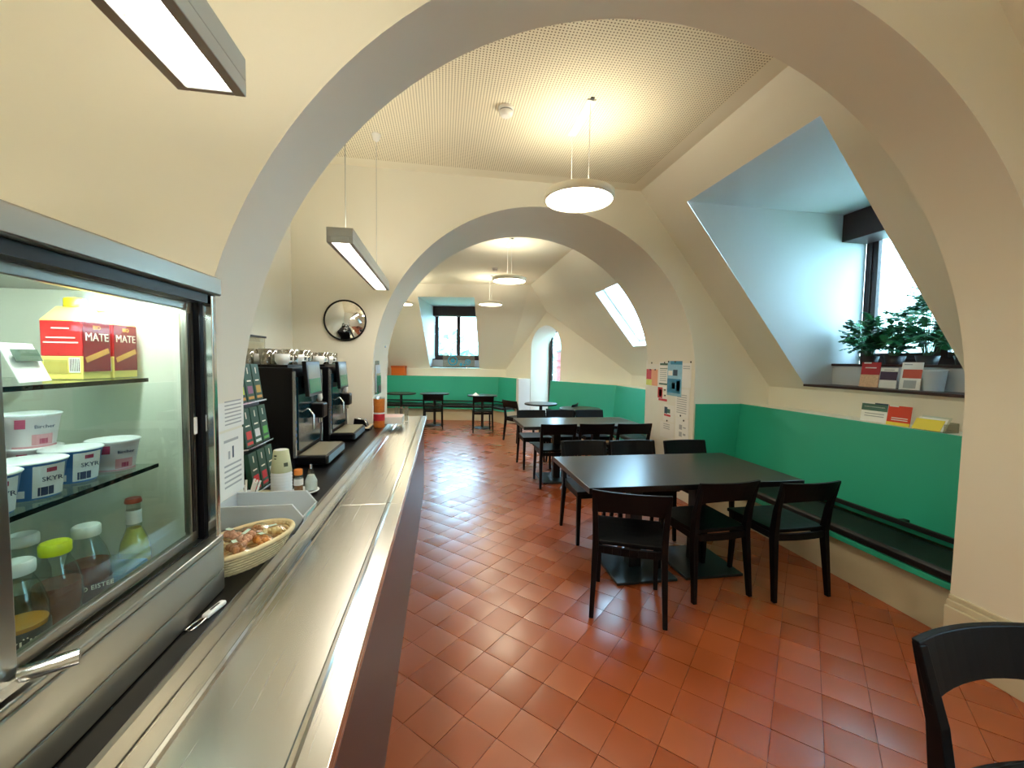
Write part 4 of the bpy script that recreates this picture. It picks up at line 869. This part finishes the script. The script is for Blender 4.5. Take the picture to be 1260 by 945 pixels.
# --- coffee machines
M_SCR = mat('screen_green', (28, 120, 92), .2); M_SCR2 = mat('screen_grey', (128, 134, 128), .2); M_SILV = mat('silver_trim', (200, 204, 208), .25, .8); M_PETROL = mat('petrol_front', (16, 52, 66), .12)
def machine(y0, y1, label, zt=1.445):
    xf = -.785; xb = -1.24; t = thing('coffee_machine', label, 'coffee machine', ((xf + xb) / 2, (y0 + y1) / 2, zt_), 'coffee machines')
    MB().box(xb, xf, y0, y1, zt_, zt).build('housing', M_BLACKPLASTIC, t, bevel=.006)
    MB().box(xf + .0005, xf + .012, y0 + .05, y1 - .05, zt_ + .09, zt - .05).build('front_plate', M_PETROL, t, bevel=.002)
    for y in (y0 - .001, y1 - .011): MB().box(xf + .0005, xf + .014, y, y + .012, zt_ + .06, zt - .02).build('edge_trim', M_SILV, t)
    ym = (y0 + y1) / 2
    sc_ = MB().prism([(xf + .045, y0 + .055, zt - .16), (xf + .068, y0 + .055, zt - .16), (xf + .052, y0 + .055, zt + .035), (xf + .029, y0 + .055, zt + .035)], (0, .25, 0)).build('touchscreen', M_BLACKPLASTIC, t, bevel=.004)
    up = Vector((-.016, 0, .195)).normalized(); o0 = Vector((xf + .0685, y0 + .18, zt - .16))
    plate(o0 + up * .057, (0, 1, 0), up, .21, .080, .0008).build('display_lower', M_SCR, sc_); plate(o0 + up * .137, (0, 1, 0), up, .21, .078, .0008).build('display_upper', M_SCR2, sc_)
    MB().box(xf + .001, xf + .044, ym - .05, ym + .05, zt - .12, zt - .02).build('screen_arm', M_BLACKPLASTIC, t)
    MB().box(xf + .013, xf + .085, ym + .01, ym + .10, zt_ + .24, zt_ + .33).build('spout_head', M_BLACKPLASTIC, t, bevel=.01)
    for dy in (.035, .075): MB().lathe([(.007, 0), (.007, .03)], (xf + .055, ym + dy, zt_ + .209), 12).build('spout', M_CHROME, t)
    MB().tube([(xf + .013, y0 + .10, zt_ + .30), (xf + .05, y0 + .10, zt_ + .315), (xf + .075, y0 + .10, zt_ + .28), (xf + .075, y0 + .10, zt_ + .20)], .006, 8).build('steam_wand', M_CHROME, t)
    MB().lathe([(.010, 0), (.016, .02), (.012, .05), (.007, .06)], (xf + .03, ym + .14, zt_ + .33), 12).build('knob', M_CAPW, t)
    q = MB().box(xf + .001, xf + .165, y0 + .03, y1 - .06, zt_ + .012, zt_ + .062); q.build('drip_tray', M_BLACKPLASTIC, t, bevel=.012)
    MB().box(xf + .012, xf + .152, y0 + .045, y1 - .075, zt_ + .0622, zt_ + .066).build('drip_grid', mat('grid_beige', (170, 164, 140), .35, .6), t, bevel=.001)
    MB().box(xf + .1655, xf + .168, y0 + .05, y1 - .08, zt_ + .018, zt_ + .056).build('tray_front', mat('tray_blue_steel', (120, 160, 180), .3, .6), t)
    for k in range(4): MB().box(xf + .0145, xf + .0165, y0 + .002, y0 + .009, zt_ + .14 + k * .035, zt_ + .155 + k * .035).build('side_print', mat('print_blue', (50, 90, 150), .4), t)
    MB().box(xb + .03, xf - .03, y0 + .02, y1 - .02, zt + .0005, zt + .014).build('cup_tray', M_BLACKPLASTIC, t)
    return zt + .0146
zm = machine(2.36, 2.86, 'black coffee machine with touchscreen, beside the tea rack'); machine(3.07, 3.57, 'black coffee machine with touchscreen, nearer the convex mirror', 1.44)
# cups and tumblers on the machines
def tumbler(x, y, z, label, h=.085, r=.032):
    t = thing('glass_tumbler', label, 'glass', (x, y, z), 'glasses on the coffee machines')
    MB().lathe([(r * .8, 0), (r, h), (r - .003, h), (r * .8 - .002, .008), (0, .008)], (x, y, z), 20, cap=False).build('glass_wall', M_TUMBLER, t); MB().lathe([(r * .8, 0), (r * .8, .006)], (x, y, z), 20).build('glass_base', M_TUMBLER, t)
def mug(x, y, z, label):
    t = thing('white_mug', label, 'cup', (x, y, z), 'white cups on the coffee machines')
    MB().lathe([(.024, 0), (.036, .02), (.038, .058), (.035, .058), (.033, .02), (0, .006)], (x, y, z), 22).build('cup', M_CAPW, t)
    MB().tube([(x + .035, y - .0, z + .045), (x + .055, y, z + .045), (x + .055, y, z + .022), (x + .034, y, z + .02)], .0045, 8).build('handle', M_CAPW, t)
k = 0
for i in range(6):
    for j in range(3):
        x, y = -.85 - j * .085, 2.41 + i * .078
        (tumbler if (i + j) % 3 else mug)(x, y, zm, 'glass tumbler on top of the coffee machine beside the tea rack' if (i + j) % 3 else 'white cup among tumblers on the coffee machine beside the tea rack')
for i in range(6):
    for j in range(2):
        x, y = -.86 - j * .09, 3.12 + i * .078
        (tumbler if (i + j) % 3 else mug)(x, y, 1.4546, 'glass tumbler on top of the coffee machine nearer the mirror' if (i + j) % 3 else 'white cup among tumblers on the coffee machine nearer the mirror')
t = thing('glass_container', 'clear container with flat black lid standing behind the tumblers', 'container', (-1.14, 2.62, zm))
MB().box(-1.20, -1.085, 2.47, 2.80, zm, zm + .155).build('container', M_TUMBLER, t); MB().box(-1.205, -1.08, 2.46, 2.81, zm + .1555, zm + .168).build('lid', M_BLACKPLASTIC, t, bevel=.003); MB().box(-1.195, -1.09, 2.475, 2.795, zm + .006, zm + .13).build('contents', mat('sugar_packets', (236, 230, 210), .7, var=.1, vscale=40), t)

# --- far end of the worktop
x, y = -.545, 3.76
for k, (zz, lb) in enumerate(((0, 'orange waffle jar with red label, lower of the two stacked'), (.132, 'orange waffle jar with red label, upper of the two stacked'))):
    t = thing('waffle_jar', lb, 'jar', (x, y, zt_ + zz), 'stacked waffle jars')
    MB().lathe([(.046, 0), (.047, .004), (.047, .06)], (x, y, zt_ + zz), 26).build('waffles', mat('waffle_orange', (206, 116, 44), .5, var=.3, vscale=50), t); MB().lathe([(.0485, .0605), (.0485, .118)], (x, y, zt_ + zz), 26).build('label_band', mat('jar_red', (196, 40, 56), .4, var=.2, vscale=30) if k == 0 else mat('waffle_orange2', (210, 126, 50), .5, var=.3, vscale=40), t); MB().lathe([(.047, .1185), (.047, .131)], (x, y, zt_ + zz), 26).build('lid', M_CAPW if k == 0 else M_PET, t)
t = thing('leaflet_box', 'low white box of papers overlapping the tray rail beyond the jars', 'box', (-.46, 4.05, zt_)); MB().box(-.592, -.365, 3.93, 4.15, zt_, zt_ + .062).build('box', M_PAPER, t, bevel=.003); MB().box(-.588, -.37, 3.94, 4.14, zt_ + .0625, zt_ + .066).build('paper', mat('paper_rose', (230, 200, 196), .6), t)
for k in range(3): MB().box(-.48 + k * .05, -.445 + k * .05, 4.36, 4.375, ZR + .0055, ZR + .15).build('glass_divider', M_TUMBLER, label='upright glass divider plate on the far end of the tray rail', category='glass plate', group='glass dividers on the tray rail')
t = thing('paper_tray', 'flat dark tray with beige paper beyond the coffee machines', 'tray', (-.66, 3.66, zt_)); MB().box(-.76, -.60, 3.60, 3.88, zt_, zt_ + .012).build('tray', M_BLACKPLASTIC, t); MB().box(-.75, -.61, 3.61, 3.86, zt_ + .0122, zt_ + .015).build('paper', mat('paper_beige', (224, 206, 180), .7), t)
t = thing('card_reader', 'black card terminal with silver frame behind the waffle jars', 'card reader', (-.70, 3.72, zt_ + .016)); q = MB().prism([(-.75, 3.68, zt_ + .0155), (-.63, 3.68, zt_ + .0155), (-.66, 3.68, zt_ + .075), (-.74, 3.68, zt_ + .085)], (0, .09, 0)); q.build('body', M_BLACKPLASTIC, t, bevel=.006); MB().tube([(-.628, 3.678, zt_ + .02), (-.655, 3.678, zt_ + .08), (-.74, 3.678, zt_ + .09)], .004, 8).build('silver_frame', M_CHROME, t)
# acrylic leaflet holder on the far arch jamb
JX = .985 - 1.615
t = thing('leaflet_holder', 'clear acrylic leaflet holder with papers on the far arch jamb', 'leaflet holder', (JX, 4.2, 1.18))
MB().box(JX + .002, JX + .005, 4.06, 4.32, 1.16, 1.50).build('back_plate', M_TUMBLER, t); MB().box(JX + .0055, JX + .018, 4.08, 4.30, 1.18, 1.44).build('papers', mat('paper_blue_white', (206, 222, 240), .6, var=.1, vscale=15), t); MB().box(JX + .020, JX + .023, 4.06, 4.32, 1.16, 1.36).build('front_plate', M_TUMBLER, t); MB().box(JX + .0235, JX + .026, 4.16, 4.30, 1.17, 1.24).build('price_tag', M_DARKGREY, t)
t = thing('wall_hook', 'small dark hook on the far arch jamb above the leaflet holder', 'hook', (JX, 4.6, 1.6)); MB().lathe([(.012, 0), (.006, .02)], (JX + .016, 4.62, 1.64), 10).box(JX + .001, JX + .014, 4.60, 4.63, 1.66, 1.68).build('hook', M_DARKGREY, t); MB().box(JX + .001, JX + .03, 4.60, 4.64, 1.62, 1.638).build('peg', M_DARKGREY, t)

# --- convex mirror
mx, mz, mr_ = -.862, 1.838, .178; y = A2Y[0]
t = thing('convex_mirror', 'round convex mirror with thin black rim on the arch wall', 'mirror', (mx, y, mz - mr_))
q = MB(); n = 14; vs = []; prof = []; Rs = .30
for i in range(n + 1):
    r_ = (mr_ - .006) * i / n; prof.append((r_, math.sqrt(Rs * Rs - r_ * r_)))
zb0 = prof[-1][1]; m_ = 48; vs = [(mx, y - .02 - (prof[0][1] - zb0), mz)]; fs = []
for i in range(1, n + 1):
    for k in range(m_): a = 2 * math.pi * k / m_; vs.append((mx + prof[i][0] * math.cos(a), y - .02 - (prof[i][1] - zb0), mz + prof[i][0] * math.sin(a)))
for k in range(m_): fs.append((0, 1 + k, 1 + (k + 1) % m_))
for i in range(n - 1):
    for k in range(m_): a = 1 + i * m_ + k; b = 1 + i * m_ + (k + 1) % m_; fs.append((a, a + m_, b + m_, b))
q.add(vs, fs, True); q.build('mirror_face', mat('mirror_silver', (235, 236, 236), .03, 1.0, var=.01), t, fix=True)
q = MB(); q.tube([(mx + mr_ * math.cos(2 * math.pi * k / 48), y - .018, mz + mr_ * math.sin(2 * math.pi * k / 48)) for k in range(49)], .007, 8); q.build('rim', M_BLACKPLASTIC, t)
q = MB(); q.prism([(mx + (mr_ - .004) * math.cos(2 * math.pi * k / 32), y - .001, mz + (mr_ - .004) * math.sin(2 * math.pi * k / 32)) for k in range(32)], (0, -.014, 0)); q.build('back_shell', M_BLACKPLASTIC, t)

# ------------------------------------------------------------------ notices
def notice(name, label, corners, J, sgn, colour, prints=(), group=None, th=.0012, off=.0):
    """corners: pixel box (x0,y0,x1,y1) on the jamb plane X=J; prints: (u0,v0,u1,v1,material) in 0..1 with v down"""
    x0, y0, x1, y1 = corners; p = at_x(x0, y0, J); r = at_x(x1, (y0 + y1) / 2, J); b = at_x((x0 + x1) / 2, y1, J); tp = at_x((x0 + x1) / 2, y0, J)
    ya, yb, za, zb = p.y, r.y, tp.z, b.z
    t = thing(name, label, 'notice', (J, (ya + yb) / 2, zb), group)
    lo_, hi_ = min(ya, yb), max(ya, yb); xo = J + sgn * (.0008 + off)
    MB().box(xo, xo + sgn * th, lo_, hi_, zb, za).build('sheet', colour, t)
    for u0, v0, u1, v1, m in prints:
        MB().box(xo + sgn * (th + .0002), xo + sgn * (th + .0006), ya + (yb - ya) * u0, ya + (yb - ya) * u1, za + (zb - za) * v0, za + (zb - za) * v1).build('print', m, t)
    return t
def pin(px, py, J, sgn, off=.004):
    p = at_x(px, py, J); o = MB().lathe([(.0, 0), (.010, .001), (.010, .006), (.0, .008)], (0, 0, 0), 12); o.v = [(J + sgn * (off + z), p.y + x, p.z + y) for x, y, z in o.v]; return o
JR = .985 + 1.615
M_PINB = mat('pin_black', (16, 16, 18), .4); MG1 = mat('print_grey', (176, 180, 182), .7); MGR = mat('print_green2', (70, 110, 96), .6); MB1 = mat('poster_blue', (40, 130, 172), .5, var=.25, vscale=25); MB2 = mat('poster_pale_blue', (140, 190, 214), .5, var=.2, vscale=20); MR1 = mat('poster_red', (206, 56, 66), .5); MO1 = mat('poster_orange', (240, 170, 130), .5); MY1 = mat('poster_yellow', (222, 222, 110), .5); MNV = mat('print_petrol', (24, 60, 84), .5)
board = MB(); a = at_x(796, 443, JR); b = at_x(851, 443, JR); zb_ = at_x(824, 545, JR).z
lines = lambda v0, v1, n, u0=.12, u1=.85, m=MG1: [(u0, v0 + (v1 - v0) * k / n, u1, v0 + (v1 - v0) * (k + .35) / n, m) for k in range(n)]
o = MB().box(JR - .0055, JR - .0008, b.y, a.y, zb_, a.z).build('notice_board', mat('board_white', (236, 234, 224), .6), label='white magnetic notice board on the second arch pier', category='notice board')
S = 7.875; cpx = lambda x0, y0, x1, y1: (788 + x0 / S, 430 + y0 / S, 788 + x1 / S, 430 + y1 / S)
JB = JR - .0055
notice('notice', 'small red orange and yellow flyer on the notice board', cpx(62, 192, 168, 348), JB, -1, MO1, [(0, 0, .45, .62, MR1), (0, .64, .5, 1, MY1)])
notice('notice', 'white list with green stripes beside the blue poster', cpx(185, 122, 268, 345), JB, -1, M_PAPER, [(.1, .05, .95, .14, MGR), (.1, .27, .95, .30, MGR), (.05, .92, .95, .99, MGR)] + lines(.35, .88, 6))
notice('poster', 'blue two part poster pinned to the notice board', cpx(270, 112, 404, 452), JB, -1, MB2, [(.0, .51, .93, .92, MB1), (.2, .0, 1, .1, MB1), (.4, .25, .7, .42, MNV), (.35, .62, .55, .8, M_PAPER), (.65, .55, .9, .85, MNV), (.05, .28, .35, .42, M_PAPER)], off=.0015)
notice('notice', 'plain white letter at the upper near corner of the notice board', cpx(408, 132, 494, 372), JB, -1, M_PAPER, lines(.12, .3, 2))
notice('notice', 'red bordered card with white arrow on the notice board', cpx(172, 362, 262, 498), JB, -1, M_PAPER, [(0, .05, .5, .82, MR1), (.14, .2, .42, .7, M_PAPER), (.1, .84, 1, 1, MR1)])
notice('notice', 'white sheet with small dark blue and red logo', cpx(228, 538, 330, 700), JB, -1, M_PAPER, [(.08, .15, .36, .55, MNV), (.36, .25, .62, .5, MGR), (.06, .58, .66, .7, MR1)])
notice('notice', 'blank white sheet lowest at the far side of the notice board', cpx(195, 706, 326, 862), JB, -1, M_PAPER, lines(.1, .5, 3, .25, .7), off=.0015)
notice('notice', 'white text sheet under the plain letter on the notice board', cpx(345, 384, 470, 662), JB, -1, M_PAPER, lines(.2, .9, 9))
notice('notice', 'white sheet with two grey pictures at the foot of the board', cpx(345, 668, 467, 900), JB, -1, M_PAPER, [(.3, .28, .52, .48, MG1), (.3, .58, .52, .78, MG1), (.6, .35, .8, .4, MG1), (.6, .62, .8, .7, MG1)], off=.0015)
for (u, v) in ((115, 130), (148, 196), (100, 195), (240, 128), (278, 118), (342, 120), (242, 392), (242, 446), (262, 690), (393, 642), (424, 690), (410, 884), (495, 122)):
    pin(788 + u / S, 430 + v / S, JB, -1).build('pin_magnet', M_PINB, label='small round black magnet on the notice board', category='magnet', group='black magnets on the notice board')
# menu sheets on the left jamb of the near arch
JL = .94 - 1.68
notice('menu_sheet', 'long white menu sheet with dark green heading beside the fridge', (262, 433, 298, 528), JL, 1, M_PAPER, [(.38, .0, .92, .1, mat('print_pale_green', (176, 196, 170), .6)), (.05, .11, .92, .30, MGR)] + lines(.34, .98, 13, .3, .9), off=.001)
notice('menu_sheet', 'white information sheet with small icons below the menu sheet', (262, 531, 299, 612), JL, 1, M_PAPER, [(.3, .12, .8, .16, MG1), (.58, .24, .63, .42, MNV), (.44, .3, .5, .42, MG1)] + lines(.5, .9, 5, .3, .9), off=.001)

# ------------------------------------------------------------------ orange box on the back ledge
p = bk(sl1 + .32, BF - .17, 1.0705); t = thing('orange_box', 'small orange box standing on the ledge of the back bench', 'box', p); M_ORB = mat('orange_card', (214, 104, 20), .5)
e1 = BU * .17; e2 = BN * .11; MB().prism([p - e1 - e2, p + e1 - e2, p + e1 + e2, p - e1 + e2], (0, 0, .22)).build('box_body', M_ORB, t, bevel=.005); e1 = BU * .178; e2 = BN * .118
MB().prism([p - e1 - e2 + Vector((0, 0, .205)), p + e1 - e2 + Vector((0, 0, .205)), p + e1 + e2 + Vector((0, 0, .205)), p - e1 + e2 + Vector((0, 0, .205))], (0, 0, .05)).build('lid', mat('orange_card_dark', (190, 84, 14), .5), t, bevel=.005)
# decals on the back window sill: transparent pane with cyan round prints
c = bk(smid + .1, d1 + .03, 1.3225); t = thing('sill_sign', 'clear sign with cyan round prints standing on the back window sill', 'sign', c); M_CY = mat('decal_cyan', (40, 160, 190), .5)
MB().prism([c - BU * .42, c + BU * .42, c + BU * .42 + BN * .004, c - BU * .42 + BN * .004], (0, 0, .30)).build('plate', M_TUMBLER, t)
def ringp(u, z, r0, r1, nm='ring_print'):
    q = MB(); n = 28; vs = []
    for k in range(n): a = 2 * math.pi * k / n; d_ = c - BN * .002; vs += [d_ + BU * (u + r0 * math.cos(a)) + Vector((0, 0, z + r0 * math.sin(a))), d_ + BU * (u + r1 * math.cos(a)) + Vector((0, 0, z + r1 * math.sin(a)))]
    q.add(vs, [(2 * k, 2 * k + 1, (2 * k + 3) % (2 * n), (2 * k + 2) % (2 * n)) for k in range(n)]); q.build(nm, M_CY, t)
ringp(-.16, .16, .10, .13); ringp(-.16, .16, .01, .055, 'dot_print'); ringp(.24, .13, .05, .075); ringp(.24, .13, .005, .03, 'dot_print'); ringp(.06, .06, .005, .04, 'dot_print'); ringp(.15, .05, .005, .03, 'dot_print')

# ------------------------------------------------------------------ leaflets by the dormer
def leaflet(px0, py0, px1, py1, X, zb, label, col, prints, lean=.12):
    a = at_x(px0, (py0 + py1) / 2, X); b = at_x(px1, (py0 + py1) / 2, X); h = (at_x((px0 + px1) / 2, py0, X).z - zb) * 1.0; w = abs(a.y - b.y); ym = (a.y + b.y) / 2
    t = thing('leaflet_stand', label, 'leaflet', (X, ym, zb), 'leaflets by the dormer')
    up = Vector((lean, 0, 1)).normalized(); rt = Vector((0, -1, 0)); c = Vector((X, ym, zb + .002)) + up * h / 2; n = rt.cross(up)
    if n.x > 0: n = -n
    plate(c, rt, up, w, h, .004).build('leaflet', col, t)
    for u0, v0, u1, v1, m in prints: plate(c + n * .0048 + rt * ((u0 + u1) / 2 - .5) * w + up * (.5 - (v0 + v1) / 2) * h, rt, up, (u1 - u0) * w, (v1 - v0) * h, .0006).build('print', m, t)
    s_ = Vector((.05, 0, 0)); MB().prism([(X + .006, ym - w * .3, zb + .0005), (X + .035, ym - w * .3, zb + .0005), (X + .012 + lean * h * .5, ym - w * .3, zb + h * .5)], (0, w * .6, 0)).build('easel', M_TUMBLER, t)
M_MAR = mat('leaflet_red', (184, 34, 40), .5); M_PEA = mat('leaflet_peach', (236, 190, 150), .5, var=.3, vscale=60); M_PLUM = mat('leaflet_plum', (66, 48, 78), .5, var=.2, vscale=30); M_ORL = mat('leaflet_orange_red', (214, 60, 30), .5); M_YL = mat('leaflet_yellow', (236, 214, 70), .5)
zs1 = 1.3225
leaflet(1058, 446, 1081, 476, 3.60, zs1, 'red and peach leaflet standing on the lower sill', M_MAR, [(0, .5, 1, 1, M_PEA), (.2, .2, .8, .24, M_PAPER), (.1, .0, .5, .05, M_PAPER)])
leaflet(1082, 453, 1103, 477, 3.58, zs1, 'small white leaflet with plum picture on the lower sill', M_PAPER, [(.0, .18, 1, .6, M_PLUM), (.2, .08, .8, .12, MG1)])
leaflet(1107, 446, 1133, 480, 3.56, zs1, 'white leaflet with orange red band on the lower sill', M_PAPER, [(.1, .26, 1, .58, mat('leaflet_coral', (206, 90, 70), .5)), (.2, .66, .8, .95, MG1), (.1, .06, .5, .1, MG1)])
leaflet(1059, 496, 1091, 523, 3.30, 1.0705, 'white leaflet with grey green heading on the bench ledge', M_PAPER, [(0, .06, 1, .42, MGR), (.5, 0, 1, .08, MNV), (.1, .2, .9, .24, M_PAPER), (.15, .55, .9, .6, MG1), (.15, .68, .9, .73, MG1)])
leaflet(1091, 500, 1120, 527, 3.27, 1.0705, 'orange red leaflet with yellow foot on the bench ledge', M_ORL, [(0, .84, 1, 1, M_YL), (.2, .6, .9, .64, M_PAPER), (.2, .7, .9, .74, M_PAPER), (.05, 0, .45, .06, M_PAPER)])
# brochure box with yellow newspaper
pa = at_z(1128, 528, 1.0705); t = thing('brochure_box', 'clear brochure box holding yellow black newspapers on the bench ledge', 'brochure box', (3.3, 2.15, 1.0705))
q0, q1 = at_x(1128, 520, 3.27).y, at_x(1170, 522, 3.27).y
MB().box(3.22, 3.34, q1, q0, 1.071, 1.074).box(3.337, 3.34, q1, q0, 1.0745, 1.135).box(3.22, 3.34, q1, q1 + .003, 1.0745, 1.13).build('box', M_TUMBLER, t)
for k, (mm) in enumerate((mat('news_grey', (190, 196, 180), .7, var=.1), M_PAPER, M_YL)):
    c = Vector((3.275 - k * .006, (q0 + q1) / 2 + k * .012, 1.122 - k * .006)); up = Vector((.5, 0, .87)); plate(c, (0, -1, 0), up, abs(q0 - q1) * .86, .105 - k * .012, .003).build('newspaper', mm, t)
    if k == 2:
        plate(c + Vector((-.004, .012, -.004)), (0, -1, 0), up, abs(q0 - q1) * .6, .034, .001).build('print', mat('news_black', (30, 30, 32), .7, var=.8, vscale=70), t)

# ------------------------------------------------------------------ plants on the upper sill
M_LEAF = [mat('leaf_deep_green', (54, 132, 92), .4, var=.3, vscale=20), mat('leaf_green', (80, 164, 112), .4, var=.3, vscale=20), mat('leaf_dark', (28, 86, 64), .35, var=.2, vscale=20)]
M_SOIL = mat('soil', (40, 30, 26), .9); M_STEM = mat('stem_green', (60, 100, 60), .6)
def leaf_mesh(kind, m):
    q = MB()
    if kind == 'lobed':     # cut leaf: central blade with side lobes
        pts = [(0, 0)]; n = 4
        L_ = []
        for k in range(n): y0_ = .12 + .2 * k; w = .30 * (1 - (k / n) ** 2 * .6); L_ += [(.05, y0_), (w, y0_ + .13), (w * .75, y0_ + .17)]
        L_ += [(0, 1.0)]; out = [(0, 0)] + L_; vs = []; fs = []
        right = out; left = [(-x, y) for x, y in out]
        for side in (right, left):
            b = len(vs); sp = [(0, y) for x, y in side]
            for (x, y), (sx, sy) in zip(side, sp): vs += [(x, y, .10 * math.sin(y * 3) - abs(x) * .25), (0, sy, .10 * math.sin(sy * 3))]
            for k in range(len(side) - 1): f = (b + 2 * k, b + 2 * k + 2, b + 2 * k + 3, b + 2 * k + 1); fs.append(f)
        q.add(vs, fs, True)
    elif kind == 'oval':
        n = 6; vs = []; fs = []
        for k in range(n + 1): t_ = k / n; w = .26 * math.sin(math.pi * min(1, t_ * .96 + .04)) ** .8; z = .22 * t_ * (1 - t_) * 2; vs += [(-w, t_, z - .05), (0, t_, z), (w, t_, z - .05)]
        for k in range(n): a = 3 * k; fs += [(a, a + 1, a + 4, a + 3), (a + 1, a + 2, a + 5, a + 4)]
        q.add(vs, fs, True)
    else:                   # strap
        n = 8; vs = []; fs = []
        for k in range(n + 1): t_ = k / n; w = .045 * (1 - t_ ** 2) + .002; vs += [(-w, t_ * .85, t_ - .75 * t_ ** 3), (w, t_ * .85, t_ - .75 * t_ ** 3)]
        for k in range(n): a = 2 * k; fs.append((a, a + 1, a + 3, a + 2))
        q.add(vs, fs, True)
    me = q.mesh('leaf'); me.materials.append(m); return me
def plant(x, y, z, label, kind, nleaf, rad, height, size, seed, potm, pot_r=.075, pot_h=.07, bias=(0, 0)):
    t = thing('potted_plant', label, 'plant', (x, y, z), 'plants on the dormer sill'); rr = random.Random(seed)
    p = MB().lathe([(pot_r * .8, 0), (pot_r, pot_h), (pot_r - .006, pot_h), (pot_r * .8 - .004, .012)], (x, y, z), 26).build('pot', potm, t); MB().lathe([(0, pot_h - .012), (pot_r - .007, pot_h - .012)], (x, y, z), 26, cap=False).build('soil', M_SOIL, p)
    me = [leaf_mesh(kind, m) for m in M_LEAF]; base = Vector((0, 0, pot_h - .01)); nst = max(6, nleaf // 6); tips = []
    for k in range(nst):
        a = rr.uniform(0, 6.28); b = Vector((math.cos(a) * .02, math.sin(a) * .02, 0)) + base; rr_ = rr.uniform(.35, 1) * rad
        tip = base + Vector((math.cos(a) * rr_ * .85 + bias[0], math.sin(a) * rr_ * 1.15 + bias[1], height * rr.uniform(.3, 1))); tip.x = min(tip.x, 3.98 - x); tip.y = max(min(tip.y, 3.42 - y), 2.2 - y); mid = (b + tip) / 2 + Vector((0, 0, .04))
        q = MB().tube([b, mid, tip], .0035, 6, .0018); m_ = q.mesh('stem'); m_.materials.append(M_STEM); o = bpy.data.objects.new('stem', m_); COL.objects.link(o); o.parent = t; tips.append((b, mid, tip))
    k = 0; tries = 0
    while k < nleaf and tries < nleaf * 30:
        tries += 1; b, mid, tip = tips[k % nst]; f = rr.uniform(.12, 1.0) ** .8; pos = b.lerp(mid, f * 2) if f < .5 else mid.lerp(tip, f * 2 - 1)
        s = size * rr.uniform(.65, 1.15); a = math.atan2(pos.y, pos.x) + rr.uniform(-1.3, 1.3) - math.pi / 2
        if kind == 'strap': pos = base + Vector((rr.uniform(-.02, .02), rr.uniform(-.02, .02), 0)); a = rr.uniform(0, 6.28)
        eu = Euler((rr.uniform(-.5, .7) if kind != 'strap' else rr.uniform(-.2, .3), rr.uniform(-.4, .4), a)); end = pos + eu.to_matrix() @ Vector((0, s, 0)); px_ = max(pos.x, end.x) + x; hy, ly = max(pos.y, end.y) + y, min(pos.y, end.y) + y
        if px_ > 4.0 or hy > 3.43 or ly < 2.19 or min(pos.z, end.z) < .02: continue
        o = bpy.data.objects.new('leaf', me[rr.choice((0, 0, 1, 2))]); COL.objects.link(o); o.parent = t
        o.location = pos; o.rotation_euler = eu; o.scale = (s, s, s); k += 1
M_POTD = mat('pot_dark', (44, 40, 42), .5); zu_ = 1.5225
plant(3.86, 3.22, zu_, 'bushy plant with deeply cut leaves at the cheek end of the sill', 'lobed', 120, .18, .36, .15, 3, M_POTD, bias=(-.06, 0))
plant(3.86, 3.00, zu_, 'bushy small-leaved plant in the middle of the dormer sill', 'oval', 190, .18, .44, .10, 4, M_POTD)
plant(3.84, 2.74, zu_, 'tall plant with lobed leaves rising against the window', 'lobed', 130, .18, .66, .17, 6, M_POTD)
plant(3.84, 2.48, zu_, 'strappy-leaved plant beside the pier on the dormer sill', 'strap', 80, .1, .2, .36, 8, M_POTD)
o = thing('white_bucket', 'white tapered bucket standing on the lower sill beside a leaflet', 'bucket', (3.66, 2.42, zs1)); yb_ = at_x(1147, 465, 3.66).y; o.location.y = yb_
MB().lathe([(.068, 0), (.082, .155), (.085, .158), (.080, .158), (.066, .004)], (3.66, yb_, zs1), 32).build('bucket', mat('pale_blue_white', (226, 234, 240), .4), o); MB().lathe([(.086, .150), (.086, .158)], (3.66, yb_, zs1), 32, cap=False).build('rim', M_CAPW, o)
